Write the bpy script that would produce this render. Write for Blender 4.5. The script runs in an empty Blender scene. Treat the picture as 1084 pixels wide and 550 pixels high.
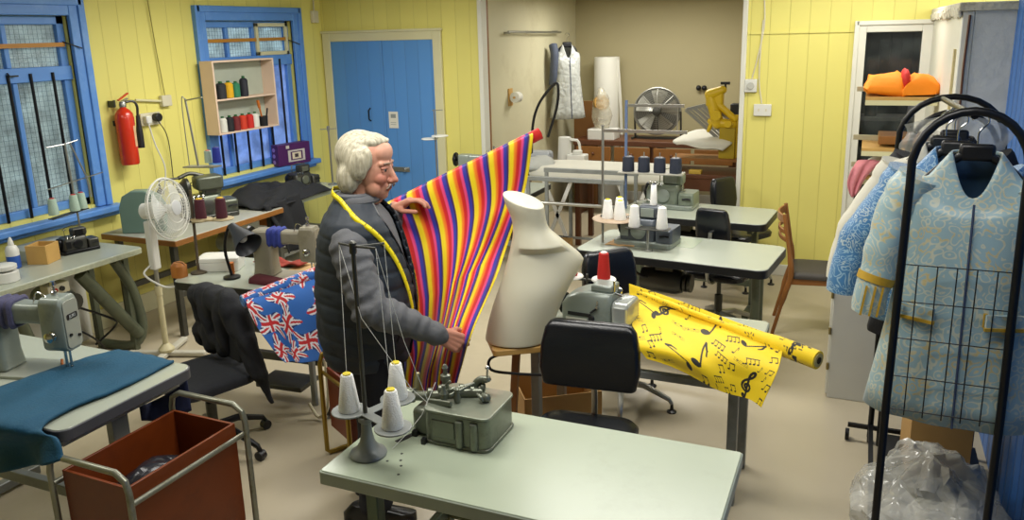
import bpy, bmesh, math, random
import numpy as np
from mathutils import Vector, Matrix, noise
random.seed(7)
S = bpy.context.scene
COL = S.collection
PI = math.pi
rad = math.radians
V = Vector

# ------------------------------------------------------------------ camera
CAM = V((0, 0, 2.15)); FPX = 850.0; CX = 542.0; CY = 245.0
def cam_axes(yaw, pitch, roll):
    cy, sy = math.cos(yaw), math.sin(yaw)
    f = V((-sy*math.cos(pitch), cy*math.cos(pitch), -math.sin(pitch)))
    r = V((cy, sy, 0)); d = f.cross(r)
    c, s = math.cos(roll), math.sin(roll)
    return c*r + s*d, -s*r + c*d, f
AR, AD, AF = cam_axes(rad(23.8), rad(13.9), rad(1.5))
cd = bpy.data.cameras.new('camera'); cam = bpy.data.objects.new('camera', cd); COL.objects.link(cam)
cd.sensor_width = 36; cd.lens = FPX/1084*36; cd.shift_y = -(275-CY)/1084
cd.clip_start = .05
M3 = Matrix((AR, -AD, -AF)).transposed()
cam.matrix_world = Matrix.Translation(CAM) @ M3.to_4x4()
S.camera = cam
def at(x, y, Y=None, Z=None, X=None):
    """point of the room seen at photo position x, y on the plane Y=, Z= or X="""
    d = AR*((x-CX)/FPX) + AD*((y-CY)/FPX) + AF
    if Y is not None: t = (Y-CAM.y)/d.y
    elif Z is not None: t = (Z-CAM.z)/d.z
    else: t = (X-CAM.x)/d.x
    return CAM + d*t

# ------------------------------------------------------------------ materials
MATS = {}
def newmat(name):
    m = bpy.data.materials.new(name); m.use_nodes = True
    nt = m.node_tree; b = nt.nodes['Principled BSDF']
    return m, nt, b
def N(nt, t, **kw):
    n = nt.nodes.new(t)
    for k, v in kw.items():
        if k in n.inputs: n.inputs[k].default_value = v
        else: setattr(n, k, v)
    return n
def lk(nt, a, ao, b, bi): nt.links.new(a.outputs[ao], b.inputs[bi])
def c4(c): return (c[0], c[1], c[2], 1)
def hexc(h):
    h = h.lstrip('#'); out = []
    for i in (0, 2, 4):
        s = int(h[i:i+2], 16)/255
        out.append(s/12.92 if s <= .04045 else ((s+.055)/1.055)**2.4)
    return tuple(out)
def mk(name, col, rough=.5, metal=0., var=.12, scale=6., bump=0., bscale=60., trans=0., coat=0., stain=None, spec=None):
    """plain surface with procedural colour variation and optional bump"""
    if name in MATS: return MATS[name]
    if isinstance(col, str): col = hexc(col)
    m, nt, b = newmat(name)
    tc = N(nt, 'ShaderNodeTexCoord')
    no = N(nt, 'ShaderNodeTexNoise', Scale=scale, Detail=5.)
    lk(nt, tc, 'Object', no, 'Vector')
    mx = N(nt, 'ShaderNodeMix', data_type='RGBA')
    lk(nt, no, 'Fac', mx, 0)
    k1, k2 = 1-var, 1+var
    mx.inputs[6].default_value = c4([min(1, c*k1) for c in col]); mx.inputs[7].default_value = c4([min(1, c*k2) for c in col])
    out = (mx, 2)
    if stain:
        n2 = N(nt, 'ShaderNodeTexNoise', Scale=scale*.6, Detail=8., Roughness=.7); lk(nt, tc, 'Object', n2, 'Vector')
        rp = N(nt, 'ShaderNodeValToRGB'); rp.color_ramp.elements[0].position = .52; rp.color_ramp.elements[1].position = .72
        lk(nt, n2, 'Fac', rp, 'Fac')
        m2 = N(nt, 'ShaderNodeMix', data_type='RGBA'); lk(nt, rp, 'Color', m2, 0)
        nt.links.new(mx.outputs[2], m2.inputs[6]); m2.inputs[7].default_value = c4(hexc(stain) if isinstance(stain, str) else stain)
        out = (m2, 2)
    nt.links.new(out[0].outputs[out[1]], b.inputs['Base Color'])
    b.inputs['Roughness'].default_value = rough; b.inputs['Metallic'].default_value = metal
    if spec is not None: b.inputs['Specular IOR Level'].default_value = spec
    if trans: b.inputs['Transmission Weight'].default_value = trans
    if coat: b.inputs['Coat Weight'].default_value = coat; b.inputs['Coat Roughness'].default_value = .15
    if bump:
        bn = N(nt, 'ShaderNodeTexNoise', Scale=bscale, Detail=4.); lk(nt, tc, 'Object', bn, 'Vector')
        bp = N(nt, 'ShaderNodeBump', Strength=bump, Distance=.01); lk(nt, bn, 'Fac', bp, 'Height'); lk(nt, bp, 'Normal', b, 'Normal')
    MATS[name] = m; return m

def planks(name, col, axis, width, groove, depth=.3, gw=.035, rough=.6, jitter=.06, dirt=None):
    m, nt, b = newmat(name)
    tc = N(nt, 'ShaderNodeTexCoord'); sp = N(nt, 'ShaderNodeSeparateXYZ'); lk(nt, tc, 'Object', sp, 0)
    mu = N(nt, 'ShaderNodeMath', operation='MULTIPLY'); lk(nt, sp, 'XYZ'.index(axis), mu, 0); mu.inputs[1].default_value = 1/width
    fr = N(nt, 'ShaderNodeMath', operation='FRACT'); lk(nt, mu, 0, fr, 0)
    fl = N(nt, 'ShaderNodeMath', operation='FLOOR'); lk(nt, mu, 0, fl, 0)
    s1 = N(nt, 'ShaderNodeMath', operation='SUBTRACT'); lk(nt, fr, 0, s1, 0); s1.inputs[1].default_value = .5
    ab = N(nt, 'ShaderNodeMath', operation='ABSOLUTE'); lk(nt, s1, 0, ab, 0)
    mr = N(nt, 'ShaderNodeMapRange'); lk(nt, ab, 0, mr, 0)
    mr.inputs[1].default_value = .5-gw; mr.inputs[2].default_value = .5
    wn = N(nt, 'ShaderNodeTexWhiteNoise', noise_dimensions='1D'); lk(nt, fl, 0, wn, 'W')
    no = N(nt, 'ShaderNodeTexNoise', Scale=2.5, Detail=6.); lk(nt, tc, 'Object', no, 'Vector')
    ad = N(nt, 'ShaderNodeMath', operation='ADD'); lk(nt, wn, 0, ad, 0); lk(nt, no, 'Fac', ad, 1)
    m0 = N(nt, 'ShaderNodeMapRange'); lk(nt, ad, 0, m0, 0); m0.inputs[1].default_value = .2; m0.inputs[2].default_value = 1.8
    m0.inputs[3].default_value = 1-jitter; m0.inputs[4].default_value = 1+jitter
    vm = N(nt, 'ShaderNodeVectorMath', operation='SCALE'); vm.inputs[0].default_value = col if not isinstance(col, str) else hexc(col)
    lk(nt, m0, 0, vm, 'Scale')
    # the joint is strong on some boards and faint on others
    w2 = N(nt, 'ShaderNodeTexNoise', Scale=1.3, Detail=3.); lk(nt, tc, 'Object', w2, 'Vector')
    g = N(nt, 'ShaderNodeMath', operation='MULTIPLY'); lk(nt, mr, 0, g, 0); lk(nt, w2, 'Fac', g, 1)
    mx = N(nt, 'ShaderNodeMix', data_type='RGBA'); lk(nt, g, 0, mx, 0); lk(nt, vm, 0, mx, 6)
    mx.inputs[7].default_value = c4(hexc(groove))
    lk(nt, mx, 2, b, 'Base Color'); b.inputs['Roughness'].default_value = rough
    bp = N(nt, 'ShaderNodeBump', Strength=depth, Distance=.01, invert=True); lk(nt, mr, 0, bp, 'Height'); lk(nt, bp, 'Normal', b, 'Normal')
    MATS[name] = m; return m

def vcol(name, rough=.75, sheen=0., bump=0.):
    if name in MATS: return MATS[name]
    m, nt, b = newmat(name)
    a = N(nt, 'ShaderNodeAttribute', attribute_name='Col')
    tc = N(nt, 'ShaderNodeTexCoord'); no = N(nt, 'ShaderNodeTexNoise', Scale=9., Detail=4.); lk(nt, tc, 'Object', no, 'Vector')
    mr = N(nt, 'ShaderNodeMapRange'); lk(nt, no, 'Fac', mr, 0); mr.inputs[3].default_value = .88; mr.inputs[4].default_value = 1.1
    vm = N(nt, 'ShaderNodeVectorMath', operation='SCALE'); lk(nt, a, 'Color', vm, 0); lk(nt, mr, 0, vm, 'Scale')
    lk(nt, vm, 0, b, 'Base Color'); b.inputs['Roughness'].default_value = rough
    if sheen: b.inputs['Sheen Weight'].default_value = sheen
    if bump:
        bn = N(nt, 'ShaderNodeTexNoise', Scale=240., Detail=3.); lk(nt, tc, 'Object', bn, 'Vector')
        bp = N(nt, 'ShaderNodeBump', Strength=bump, Distance=.004); lk(nt, bn, 'Fac', bp, 'Height'); lk(nt, bp, 'Normal', b, 'Normal')
    MATS[name] = m; return m

def brocade(name, base, light, gold, scale=16.):
    m, nt, b = newmat(name)
    tc = N(nt, 'ShaderNodeTexCoord')
    nz = N(nt, 'ShaderNodeTexNoise', Scale=7., Detail=2.); lk(nt, tc, 'Object', nz, 'Vector')
    mp = N(nt, 'ShaderNodeMix', data_type='VECTOR'); mp.inputs[0].default_value = .12; lk(nt, tc, 'Object', mp, 4); lk(nt, nz, 'Color', mp, 5)
    vo = N(nt, 'ShaderNodeTexVoronoi', Scale=scale); lk(nt, mp, 1, vo, 'Vector')
    mu = N(nt, 'ShaderNodeMath', operation='MULTIPLY'); lk(nt, vo, 'Distance', mu, 0); mu.inputs[1].default_value = 16.
    si = N(nt, 'ShaderNodeMath', operation='SINE'); lk(nt, mu, 0, si, 0)
    rp = N(nt, 'ShaderNodeValToRGB'); e = rp.color_ramp.elements; e[0].position = .35; e[0].color = c4(hexc(base)); e[1].position = .75; e[1].color = c4(hexc(light))
    lk(nt, si, 0, rp, 'Fac')
    n2 = N(nt, 'ShaderNodeTexNoise', Scale=12., Detail=3.); lk(nt, tc, 'Object', n2, 'Vector')
    r2 = N(nt, 'ShaderNodeValToRGB'); r2.color_ramp.elements[0].position = .5; r2.color_ramp.elements[1].position = .62; lk(nt, n2, 'Fac', r2, 'Fac')
    mm = N(nt, 'ShaderNodeMath', operation='MULTIPLY'); lk(nt, r2, 'Color', mm, 0); lk(nt, si, 0, mm, 1)
    mx = N(nt, 'ShaderNodeMix', data_type='RGBA', clamp_factor=True); lk(nt, mm, 0, mx, 0); lk(nt, rp, 'Color', mx, 6); mx.inputs[7].default_value = c4(hexc(gold))
    lk(nt, mx, 2, b, 'Base Color'); b.inputs['Roughness'].default_value = .42; b.inputs['Sheen Weight'].default_value = .3
    MATS[name] = m; return m

def clear(name, col, alpha, rough=.15, tr=.0, bump=.0):
    """thin see-through sheet: partly transparent, partly glossy and milky"""
    if name in MATS: return MATS[name]
    m, nt, b = newmat(name)
    tc = N(nt, 'ShaderNodeTexCoord'); no = N(nt, 'ShaderNodeTexNoise', Scale=7., Detail=6.); lk(nt, tc, 'Object', no, 'Vector')
    b.inputs['Base Color'].default_value = c4(hexc(col)); b.inputs['Roughness'].default_value = rough
    mr = N(nt, 'ShaderNodeMapRange'); lk(nt, no, 'Fac', mr, 0); mr.inputs[1].default_value = .3; mr.inputs[2].default_value = .7
    mr.inputs[3].default_value = max(0, alpha-.2); mr.inputs[4].default_value = min(1, alpha+.2)
    lk(nt, mr, 0, b, 'Alpha')
    if bump:
        bn = N(nt, 'ShaderNodeTexVoronoi', Scale=14., feature='DISTANCE_TO_EDGE'); lk(nt, tc, 'Object', bn, 'Vector')
        bp = N(nt, 'ShaderNodeBump', Strength=bump, Distance=.02); lk(nt, bn, 0, bp, 'Height'); lk(nt, bp, 'Normal', b, 'Normal')
    MATS[name] = m; return m

# ------------------------------------------------------------------ mesh building
class MB:
    def __init__(s): s.v = []; s.f = []; s.c = None
    def add(s, vs, fs, M=None):
        o = len(s.v)
        for p in vs:
            p = V(p); s.v.append(M @ p if M else p)
        s.f += [tuple(i+o for i in f) for f in fs]
        return s
    def box(s, x0, x1, y0, y1, z0, z1, M=None):
        vs = [(x, y, z) for z in (z0, z1) for y in (y0, y1) for x in (x0, x1)]
        return s.add(vs, [(0, 2, 3, 1), (4, 5, 7, 6), (0, 1, 5, 4), (2, 6, 7, 3), (0, 4, 6, 2), (1, 3, 7, 5)], M)
    def cbox(s, c, size, rot=(0, 0, 0)):
        from mathutils import Euler
        M = Matrix.Translation(c) @ Euler(rot).to_matrix().to_4x4()
        a, b, d = [q/2 for q in size]
        return s.box(-a, a, -b, b, -d, d, M)
    def tube(s, pts, r, n=8, closed=False, cap=True, flat=1.):
        pts = [V(p) for p in pts]; k = len(pts)
        rs = r if isinstance(r, (list, tuple)) else [r]*k
        tang = []
        for i in range(k):
            a = pts[(i-1) % k] if (closed or i > 0) else pts[i]
            b = pts[(i+1) % k] if (closed or i < k-1) else pts[i]
            t = (b-a); tang.append(t.normalized() if t.length > 1e-9 else V((0, 0, 1)))
        u = tang[0].orthogonal().normalized(); vs = []
        for i in range(k):
            u = (u - tang[i]*u.dot(tang[i]));
            u = u.normalized() if u.length > 1e-6 else tang[i].orthogonal().normalized()
            w = tang[i].cross(u)
            for j in range(n):
                a = 2*PI*j/n
                vs.append(pts[i] + (u*math.cos(a) + w*math.sin(a)*flat)*rs[i])
        fs = []
        for i in range(k if closed else k-1):
            for j in range(n):
                a = i*n+j; b = i*n+(j+1) % n; i2 = (i+1) % k
                fs.append((a, b, i2*n+(j+1) % n, i2*n+j))
        if cap and not closed:
            fs.append(tuple(reversed(range(n)))); fs.append(tuple((k-1)*n+j for j in range(n)))
        return s.add(vs, fs)
    def bar(s, a, b, w, h=None):
        """square bar from a to b"""
        a, b = V(a), V(b); h = h or w; t = (b-a).normalized()
        up = V((0, 0, 1)) if abs(t.z) < .9 else V((0, 1, 0))
        x = t.cross(up).normalized(); y = x.cross(t)
        vs = [p + x*sx*w/2 + y*sy*h/2 for p in (a, b) for sx, sy in ((-1, -1), (1, -1), (1, 1), (-1, 1))]
        return s.add(vs, [(3, 2, 1, 0), (4, 5, 6, 7)] + [(i, (i+1) % 4, 4+(i+1) % 4, 4+i) for i in range(4)])
    def lathe(s, prof, c=(0, 0, 0), n=20, axis=None, M=None):
        """profile of (r, h) turned about an axis through c"""
        c = V(c); ax = V(axis or (0, 0, 1)).normalized()
        if abs(ax.z) > .999: u = V((1, 0, 0))
        else: u = ax.orthogonal().normalized()
        w = ax.cross(u); vs = []
        for r, h in prof:
            for j in range(n):
                a = 2*PI*j/n
                vs.append(c + ax*h + (u*math.cos(a)+w*math.sin(a))*max(r, 1e-4))
        k = len(prof)
        fs = [(i*n+j, i*n+(j+1) % n, (i+1)*n+(j+1) % n, (i+1)*n+j) for i in range(k-1) for j in range(n)]
        fs.append(tuple(reversed(range(n)))); fs.append(tuple((k-1)*n+j for j in range(n)))
        return s.add(vs, fs, M)
    def cyl(s, a, b, r, n=16):
        a, b = V(a), V(b); return s.lathe([(r, 0), (r, (b-a).length)], a, n, b-a)
    def prism(s, poly, h0, h1, M=None):
        """2-D outline in xy pulled from z=h0 to h1"""
        n = len(poly)
        vs = [(x, y, h0) for x, y in poly] + [(x, y, h1) for x, y in poly]
        fs = [tuple(reversed(range(n))), tuple(range(n, 2*n))] + [(i, (i+1) % n, n+(i+1) % n, n+i) for i in range(n)]
        return s.add(vs, fs, M)
    def loft(s, rings, cap=True):
        n = len(rings[0]); k = len(rings); vs = [p for r in rings for p in r]
        fs = [(i*n+j, i*n+(j+1) % n, (i+1)*n+(j+1) % n, (i+1)*n+j) for i in range(k-1) for j in range(n)]
        if cap: fs += [tuple(reversed(range(n))), tuple((k-1)*n+j for j in range(n))]
        return s.add(vs, fs)
    def grid(s, fn, nu, nv):
        vs = [fn(i/nu, j/nv) for j in range(nv+1) for i in range(nu+1)]
        fs = [(j*(nu+1)+i, j*(nu+1)+i+1, (j+1)*(nu+1)+i+1, (j+1)*(nu+1)+i) for j in range(nv) for i in range(nu)]
        return s.add(vs, fs)
    def ball(s, c, r, nu=16, nv=10, M=None):
        if not isinstance(r, (tuple, list)): r = (r, r, r)
        vs = [(0, 0, -1)]
        for j in range(1, nv):
            a = -PI/2 + PI*j/nv
            vs += [(math.cos(a)*math.cos(2*PI*i/nu), math.cos(a)*math.sin(2*PI*i/nu), math.sin(a)) for i in range(nu)]
        vs.append((0, 0, 1)); top = len(vs)-1
        fs = [(0, 1+(i+1) % nu, 1+i) for i in range(nu)]
        for j in range(nv-2):
            for i in range(nu):
                a = 1+j*nu+i; b = 1+j*nu+(i+1) % nu
                fs.append((a, b, b+nu, a+nu))
        fs += [(top, 1+(nv-2)*nu+i, 1+(nv-2)*nu+(i+1) % nu) for i in range(nu)]
        T = Matrix.Translation(c)
        if M is not None: T = T @ M.to_4x4()
        T = T @ Matrix.Diagonal((r[0], r[1], r[2], 1))
        return s.add(vs, fs, T)
    def capsule(s, a, b, r1, r2=None, n=14):
        a, b = V(a), V(b); r2 = r2 or r1; L = (b-a).length
        prof = [(r1*math.cos(t), r1*math.sin(t)) for t in (-1.5, -1.1, -.75, -.35, 0)]
        prof += [(r2*math.cos(t), L + r2*math.sin(t)) for t in (0, .35, .75, 1.1, 1.5)]
        return s.lathe(prof, a, n, (b-a) if L > 1e-6 else (0, 0, 1))

def rrect(x0, x1, y0, y1, r, n=5):
    out = []
    for cx, cy, a0 in ((x1-r, y0+r, -PI/2), (x1-r, y1-r, 0), (x0+r, y1-r, PI/2), (x0+r, y0+r, PI)):
        for i in range(n+1):
            a = a0 + PI/2*i/n; out.append((cx+r*math.cos(a), cy+r*math.sin(a)))
    return out

def finish(me, smooth=True, ang=38):
    if smooth:
        me.polygons.foreach_set('use_smooth', [True]*len(me.polygons))
        me.set_sharp_from_angle(angle=rad(ang))
def obj(mb, name, m, parent=None, bevel=0., smooth=True, seg=2, solid=0., sub=0, colors=None, ang=38, label=None):
    me = bpy.data.meshes.new(name); me.from_pydata([tuple(p) for p in mb.v], [], mb.f); me.update()
    bm = bmesh.new(); bm.from_mesh(me); bmesh.ops.recalc_face_normals(bm, faces=bm.faces); bm.to_mesh(me); bm.free()
    finish(me, smooth, ang)
    if m: me.materials.append(m)
    if colors is not None:
        at_ = me.color_attributes.new('Col', 'FLOAT_COLOR', 'POINT')
        at_.data.foreach_set('color', np.asarray(colors, dtype=np.float32).ravel())
    o = bpy.data.objects.new(name, me); COL.objects.link(o)
    if parent: o.parent = parent
    if solid:
        md = o.modifiers.new('thick', 'SOLIDIFY'); md.thickness = solid; md.offset = 0
    if bevel:
        md = o.modifiers.new('bevel', 'BEVEL'); md.width = bevel; md.segments = seg; md.limit_method = 'ANGLE'; md.angle_limit = rad(40)
    if sub:
        md = o.modifiers.new('sub', 'SUBSURF'); md.levels = sub; md.render_levels = sub
    if label: o['label'] = label
    return o
def tag(o, label, cat, group=None, kind=None):
    o['label'] = label; o['category'] = cat
    if group: o['group'] = group
    if kind: o['kind'] = kind
    return o
def thing(name, label, cat, loc=(0, 0, 0), rz=0., group=None):
    o = bpy.data.objects.new(name, None); COL.objects.link(o); o.location = loc; o.rotation_euler = (0, 0, rz)
    o.empty_display_size = .1
    return tag(o, label, cat, group)
def solo(mb, name, m, label, cat, group=None, kind=None, origin=None, **kw):
    """a thing that is one mesh: origin moved to its base"""
    if origin is None:
        xs = [p.x for p in mb.v]; ys = [p.y for p in mb.v]; zs = [p.z for p in mb.v]
        origin = V(((min(xs)+max(xs))/2, (min(ys)+max(ys))/2, min(zs)))
    mb.v = [p-V(origin) for p in mb.v]
    o = obj(mb, name, m, **kw); o.location = origin
    return tag(o, label, cat, group, kind)
def struct(mb, name, m, parent=None, **kw):
    o = obj(mb, name, m, parent, **kw)
    if not parent: o['kind'] = 'structure'
    return o
def dup(root, loc, rz=None, label=None, group=None):
    r = root.copy(); COL.objects.link(r); r.location = loc
    if rz is not None: r.rotation_euler = (0, 0, rz)
    if label: r['label'] = label
    if group: r['group'] = group
    for ch in list(root.children):
        c = ch.copy(); COL.objects.link(c); c.parent = r
        for g in ch.children:
            d = g.copy(); COL.objects.link(d); d.parent = c
    return r
def recolor(root, names, m):
    """give the named parts of a copy a material of their own"""
    for ch in ([root] + list(root.children)):
        if ch.type == 'MESH' and (names is None or ch.name.split('.')[0] in names):
            ch.data = ch.data.copy(); ch.data.materials.clear(); ch.data.materials.append(m)
def solidmesh(mb, voxel, smooth=4, name='tmp'):
    """join overlapping closed shapes into one continuous surface, returned as a mesh"""
    me = bpy.data.meshes.new(name); me.from_pydata([tuple(p) for p in mb.v], [], mb.f); me.update()
    bm = bmesh.new(); bm.from_mesh(me); bmesh.ops.recalc_face_normals(bm, faces=bm.faces); bm.to_mesh(me); bm.free()
    o = bpy.data.objects.new(name, me); COL.objects.link(o)
    md = o.modifiers.new('r', 'REMESH'); md.mode = 'VOXEL'; md.voxel_size = voxel; md.use_smooth_shade = True
    if smooth:
        ms = o.modifiers.new('s', 'SMOOTH'); ms.factor = .5; ms.iterations = smooth
    dg = bpy.context.evaluated_depsgraph_get(); dg.update()
    out = bpy.data.meshes.new_from_object(o.evaluated_get(dg))
    bpy.data.objects.remove(o); bpy.data.meshes.remove(me)
    out.polygons.foreach_set('use_smooth', [True]*len(out.polygons))
    out.name = name
    return out
def displace(me, fn):
    """move every vertex along its normal by fn(position, normal)"""
    ns = [v.normal.copy() for v in me.vertices]
    for v, n in zip(me.vertices, ns):
        v.co = v.co + n*fn(v.co, n)
    me.update()
def meshobj(me, name, m, parent=None, colors=None):
    me.name = name; me.materials.clear(); me.materials.append(m)
    o = bpy.data.objects.new(name, me); COL.objects.link(o)
    if parent: o.parent = parent
    if colors is not None:
        a = me.color_attributes.new('Col', 'FLOAT_COLOR', 'POINT'); a.data.foreach_set('color', np.asarray(colors, dtype=np.float32).ravel())
    return o
def text(s, name, size, m, parent, loc, rot, extrude=.0006):
    cu = bpy.data.curves.new(name, 'FONT'); cu.body = s; cu.size = size; cu.extrude = extrude; cu.align_x = 'CENTER'; cu.align_y = 'CENTER'
    o = bpy.data.objects.new(name, cu); COL.objects.link(o)
    dg = bpy.context.evaluated_depsgraph_get(); dg.update()
    me = bpy.data.meshes.new_from_object(o.evaluated_get(dg)); bpy.data.objects.remove(o)
    o = bpy.data.objects.new(name, me); COL.objects.link(o); me.materials.append(m); o.parent = parent
    o.location = loc; o.rotation_euler = rot
    return o
def fbm(p, s, o=3):
    v = 0; a = 1; t = 0
    for i in range(o):
        v += a*noise.noise(V(p)*s*(2**i)); t += a; a *= .5
    return v/t
def crom(ps, t):
    """Catmull-Rom through points ps, t in 0..1"""
    n = len(ps)-1; f = min(t*n, n-1e-6); i = int(f); f -= i
    p1, p2 = ps[i], ps[i+1]
    p0 = ps[i-1] if i > 0 else p1*2-p2
    p3 = ps[i+2] if i+2 <= n else p2*2-p1
    return .5*((2*p1) + (p2-p0)*f + (2*p0-5*p1+4*p2-p3)*f*f + (3*p1-p0-3*p2+p3)*f**3)
def curve(ps, n): return [crom([V(p) for p in ps], i/n) for i in range(n+1)]
def sheet(rows, nu, nv, wave=None):
    rows = [[V(p) for p in r] for r in rows]
    mb = MB(); uv = []
    rr = [[crom(r, i/nu) for i in range(nu+1)] for r in rows]
    cols = [[crom([rr[k][i] for k in range(len(rows))], j/nv) for j in range(nv+1)] for i in range(nu+1)]
    vs = []
    for j in range(nv+1):
        for i in range(nu+1):
            p = cols[i][j]
            if wave: p = p + wave(i/nu, j/nv)
            vs.append(p); uv.append((i/nu, j/nv))
    fs = [(j*(nu+1)+i, j*(nu+1)+i+1, (j+1)*(nu+1)+i+1, (j+1)*(nu+1)+i) for j in range(nv) for i in range(nu)]
    mb.add(vs, fs)
    return mb, np.array(uv)
# ------------------------------------------------------------------ palette
LX = -5.3; BY = 7.2
yellowY = planks('yellow_boards_side', '#dfd676', 'Y', .16, '#b0a64e', .4, .03)
yellowX = planks('yellow_boards_end', '#dfd676', 'X', .155, '#b0a652', .4, .03)
blueP = mk('blue_paint', '#588cd2', .45, var=.08, scale=4, stain='#74a0da', bump=.08, bscale=25)
blueDoor = planks('blue_door_boards', '#558dcb', 'X', .148, '#34609c', .5, .025, .45, .05)
blueWall = planks('blue_corrugated', '#3a6db4', 'Y', .13, '#26477c', .9, .22, .4, .07)
whiteP = mk('white_paint', '#d9d8cc', .5, var=.06, scale=3, bump=.1, bscale=20)
creamP = mk('cream_paint', '#cfcaa2', .55, var=.08, scale=3)
dirtywall = mk('dirty_cream_wall', '#cbc5a4', .7, var=.12, scale=1.4, stain='#b3a985', bump=.12, bscale=14)
khaki = mk('khaki_wall', '#b0a680', .75, var=.06, scale=1.0, bump=.05, bscale=30)
greyplaster = mk('grey_plaster', '#cdd0cd', .85, var=.12, scale=3, stain='#b5b9b6', bump=.6, bscale=16)
floorM = mk('vinyl_floor', '#b6ab92', .34, var=.07, scale=1.1, stain='#a89d82', bump=.03, bscale=9)
ceilM = mk('ceiling_white', '#cfcbb8', .8, var=.05)
steel = mk('steel', '#a8a8a2', .32, .85, var=.12)
chrome = mk('chrome', '#c8c8c6', .15, 1., var=.05)
darksteel = mk('dark_steel', '#4d4d48', .4, .7, var=.2)
greysteel = mk('grey_painted_steel', '#878b88', .4, .2, var=.1, stain='#6f716c')
greensteel = mk('green_painted_steel', '#5a6a55', .45, .2, var=.15, stain='#46503e')
olivesteel = mk('olive_painted_steel', '#5d6350', .42, .3, var=.15, stain='#3e4236')
blackmetal = mk('black_metal', '#101114', .35, .3, var=.2)
blackplastic = mk('black_plastic', '#15161a', .38, var=.2)
vinyl = mk('black_vinyl', '#0f1218', .26, var=.2, bump=.12, bscale=180)
blackcloth = mk('black_cloth', '#15171c', .85, var=.3, bump=.3, bscale=160)
darkfab = mk('charcoal_weave', '#25272c', .9, var=.25, scale=30, bump=.4, bscale=300)
whiteplastic = mk('white_plastic', '#d9d9d2', .35, var=.05)
creamplastic = mk('cream_plastic', '#cfc9ae', .4, var=.08)
greyenamel = mk('grey_enamel', '#8b948c', .3, .15, var=.1, stain='#6f766d')
greenenamel = mk('green_grey_enamel', '#7d8778', .32, .15, var=.12, stain='#5f6759')
oldmetal = mk('oily_old_metal', '#74786a', .3, .5, var=.2, scale=14, stain='#5c5d50')
beigeenamel = mk('beige_enamel', '#8f8a78', .33, .1, var=.1, stain='#716b59')
formica = mk('pale_green_laminate', '#a3ad97', .27, var=.05, scale=2.5, stain='#97a18b')
formica2 = mk('pale_grey_laminate', '#a7ad9f', .25, var=.05, scale=3)
formedge = mk('grey_laminate_edge', '#9aa394', .4, var=.12, scale=12)
blackedge = mk('black_table_edge', '#17191b', .4, var=.2)
woodbrown = mk('brown_wood', '#8a5a26', .45, var=.25, scale=9, bump=.1)
darkwood = mk('dark_wood', '#5a331a', .45, var=.25, scale=7)
teak = mk('teak_wood', '#8c5a2a', .38, var=.22, scale=10)
plywood = mk('ply_wood', '#c39a55', .5, var=.15, scale=8)
card = mk('cardboard', '#b08a52', .8, var=.1, scale=5)
whitecloth = mk('white_cloth', '#d5d3c6', .85, var=.06, bump=.2, bscale=60)
paper = mk('white_paper', '#dcdacd', .75, var=.04)
whitethread = mk('white_thread', '#e4e4de', .7, var=.05, bump=.5, bscale=220)
mannequinM = mk('cream_shell', '#cfcbb4', .42, var=.06, scale=2.5, stain='#c0b99c')
orangebatten = mk('orange_wood', '#b07a26', .5, var=.15)

# ------------------------------------------------------------------ room shell
struct(MB().box(-5.42, 1.2, -2.0, 10.1, -.08, 0), 'floor', floorM, smooth=False)
H1 = 2.72
struct(MB().box(-5.42, 1.2, -2.0, 7.2, H1, H1+.06), 'ceiling', ceilM, smooth=False)
struct(MB().box(-3.55, -.85, 7.2, 10.1, 2.6, 2.66), 'ceiling_rear', ceilM, smooth=False)
W1 = (2.75, 4.2, .97, 2.35); W2 = (5.52, 6.7, .95, 2.32)
wl = MB(); x0, x1 = LX-.12, LX
wl.box(x0, x1, -2.0, W1[0], 0, H1).box(x0, x1, W1[0], W1[1], 0, W1[2]).box(x0, x1, W1[0], W1[1], W1[3], H1)
wl.box(x0, x1, W1[1], W2[0], 0, H1).box(x0, x1, W2[0], W2[1], 0, W2[2]).box(x0, x1, W2[0], W2[1], W2[3], H1).box(x0, x1, W2[1], 7.3, 0, H1)
struct(wl, 'wall_left', yellowY, smooth=False)
wb = MB(); wb.box(-5.3, -3.46, BY, BY+.09, 0, H1)
struct(wb, 'wall_back_left', yellowX, smooth=False)
D2 = (-.03, .37, 2.08)
wr = MB(); wr.box(-.97, D2[0], BY, BY+.09, 0, H1).box(D2[0], D2[1], BY, BY+.09, D2[2], H1).box(D2[1], 1.2, BY, BY+.09, 0, H1)
struct(wr, 'wall_back_right', yellowX, smooth=False)
struct(MB().box(-3.55, -3.45, BY+.09, 10.0, 0, 2.6), 'wall_rear_left', dirtywall, smooth=False)
struct(MB().box(-3.55, -.85, 10.0, 10.1, 0, 2.6), 'wall_rear', khaki, smooth=False)
struct(MB().box(-.97, -.88, BY+.09, 10.0, 0, 2.6), 'wall_rear_right', khaki, smooth=False)
struct(MB().box(.69, .79, -2.0, 5.0, 0, H1), 'wall_right', blueWall, smooth=False)
struct(MB().box(-5.42, 1.2, -2.1, -2.0, 0, H1), 'wall_front', creamP, smooth=False)
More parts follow.
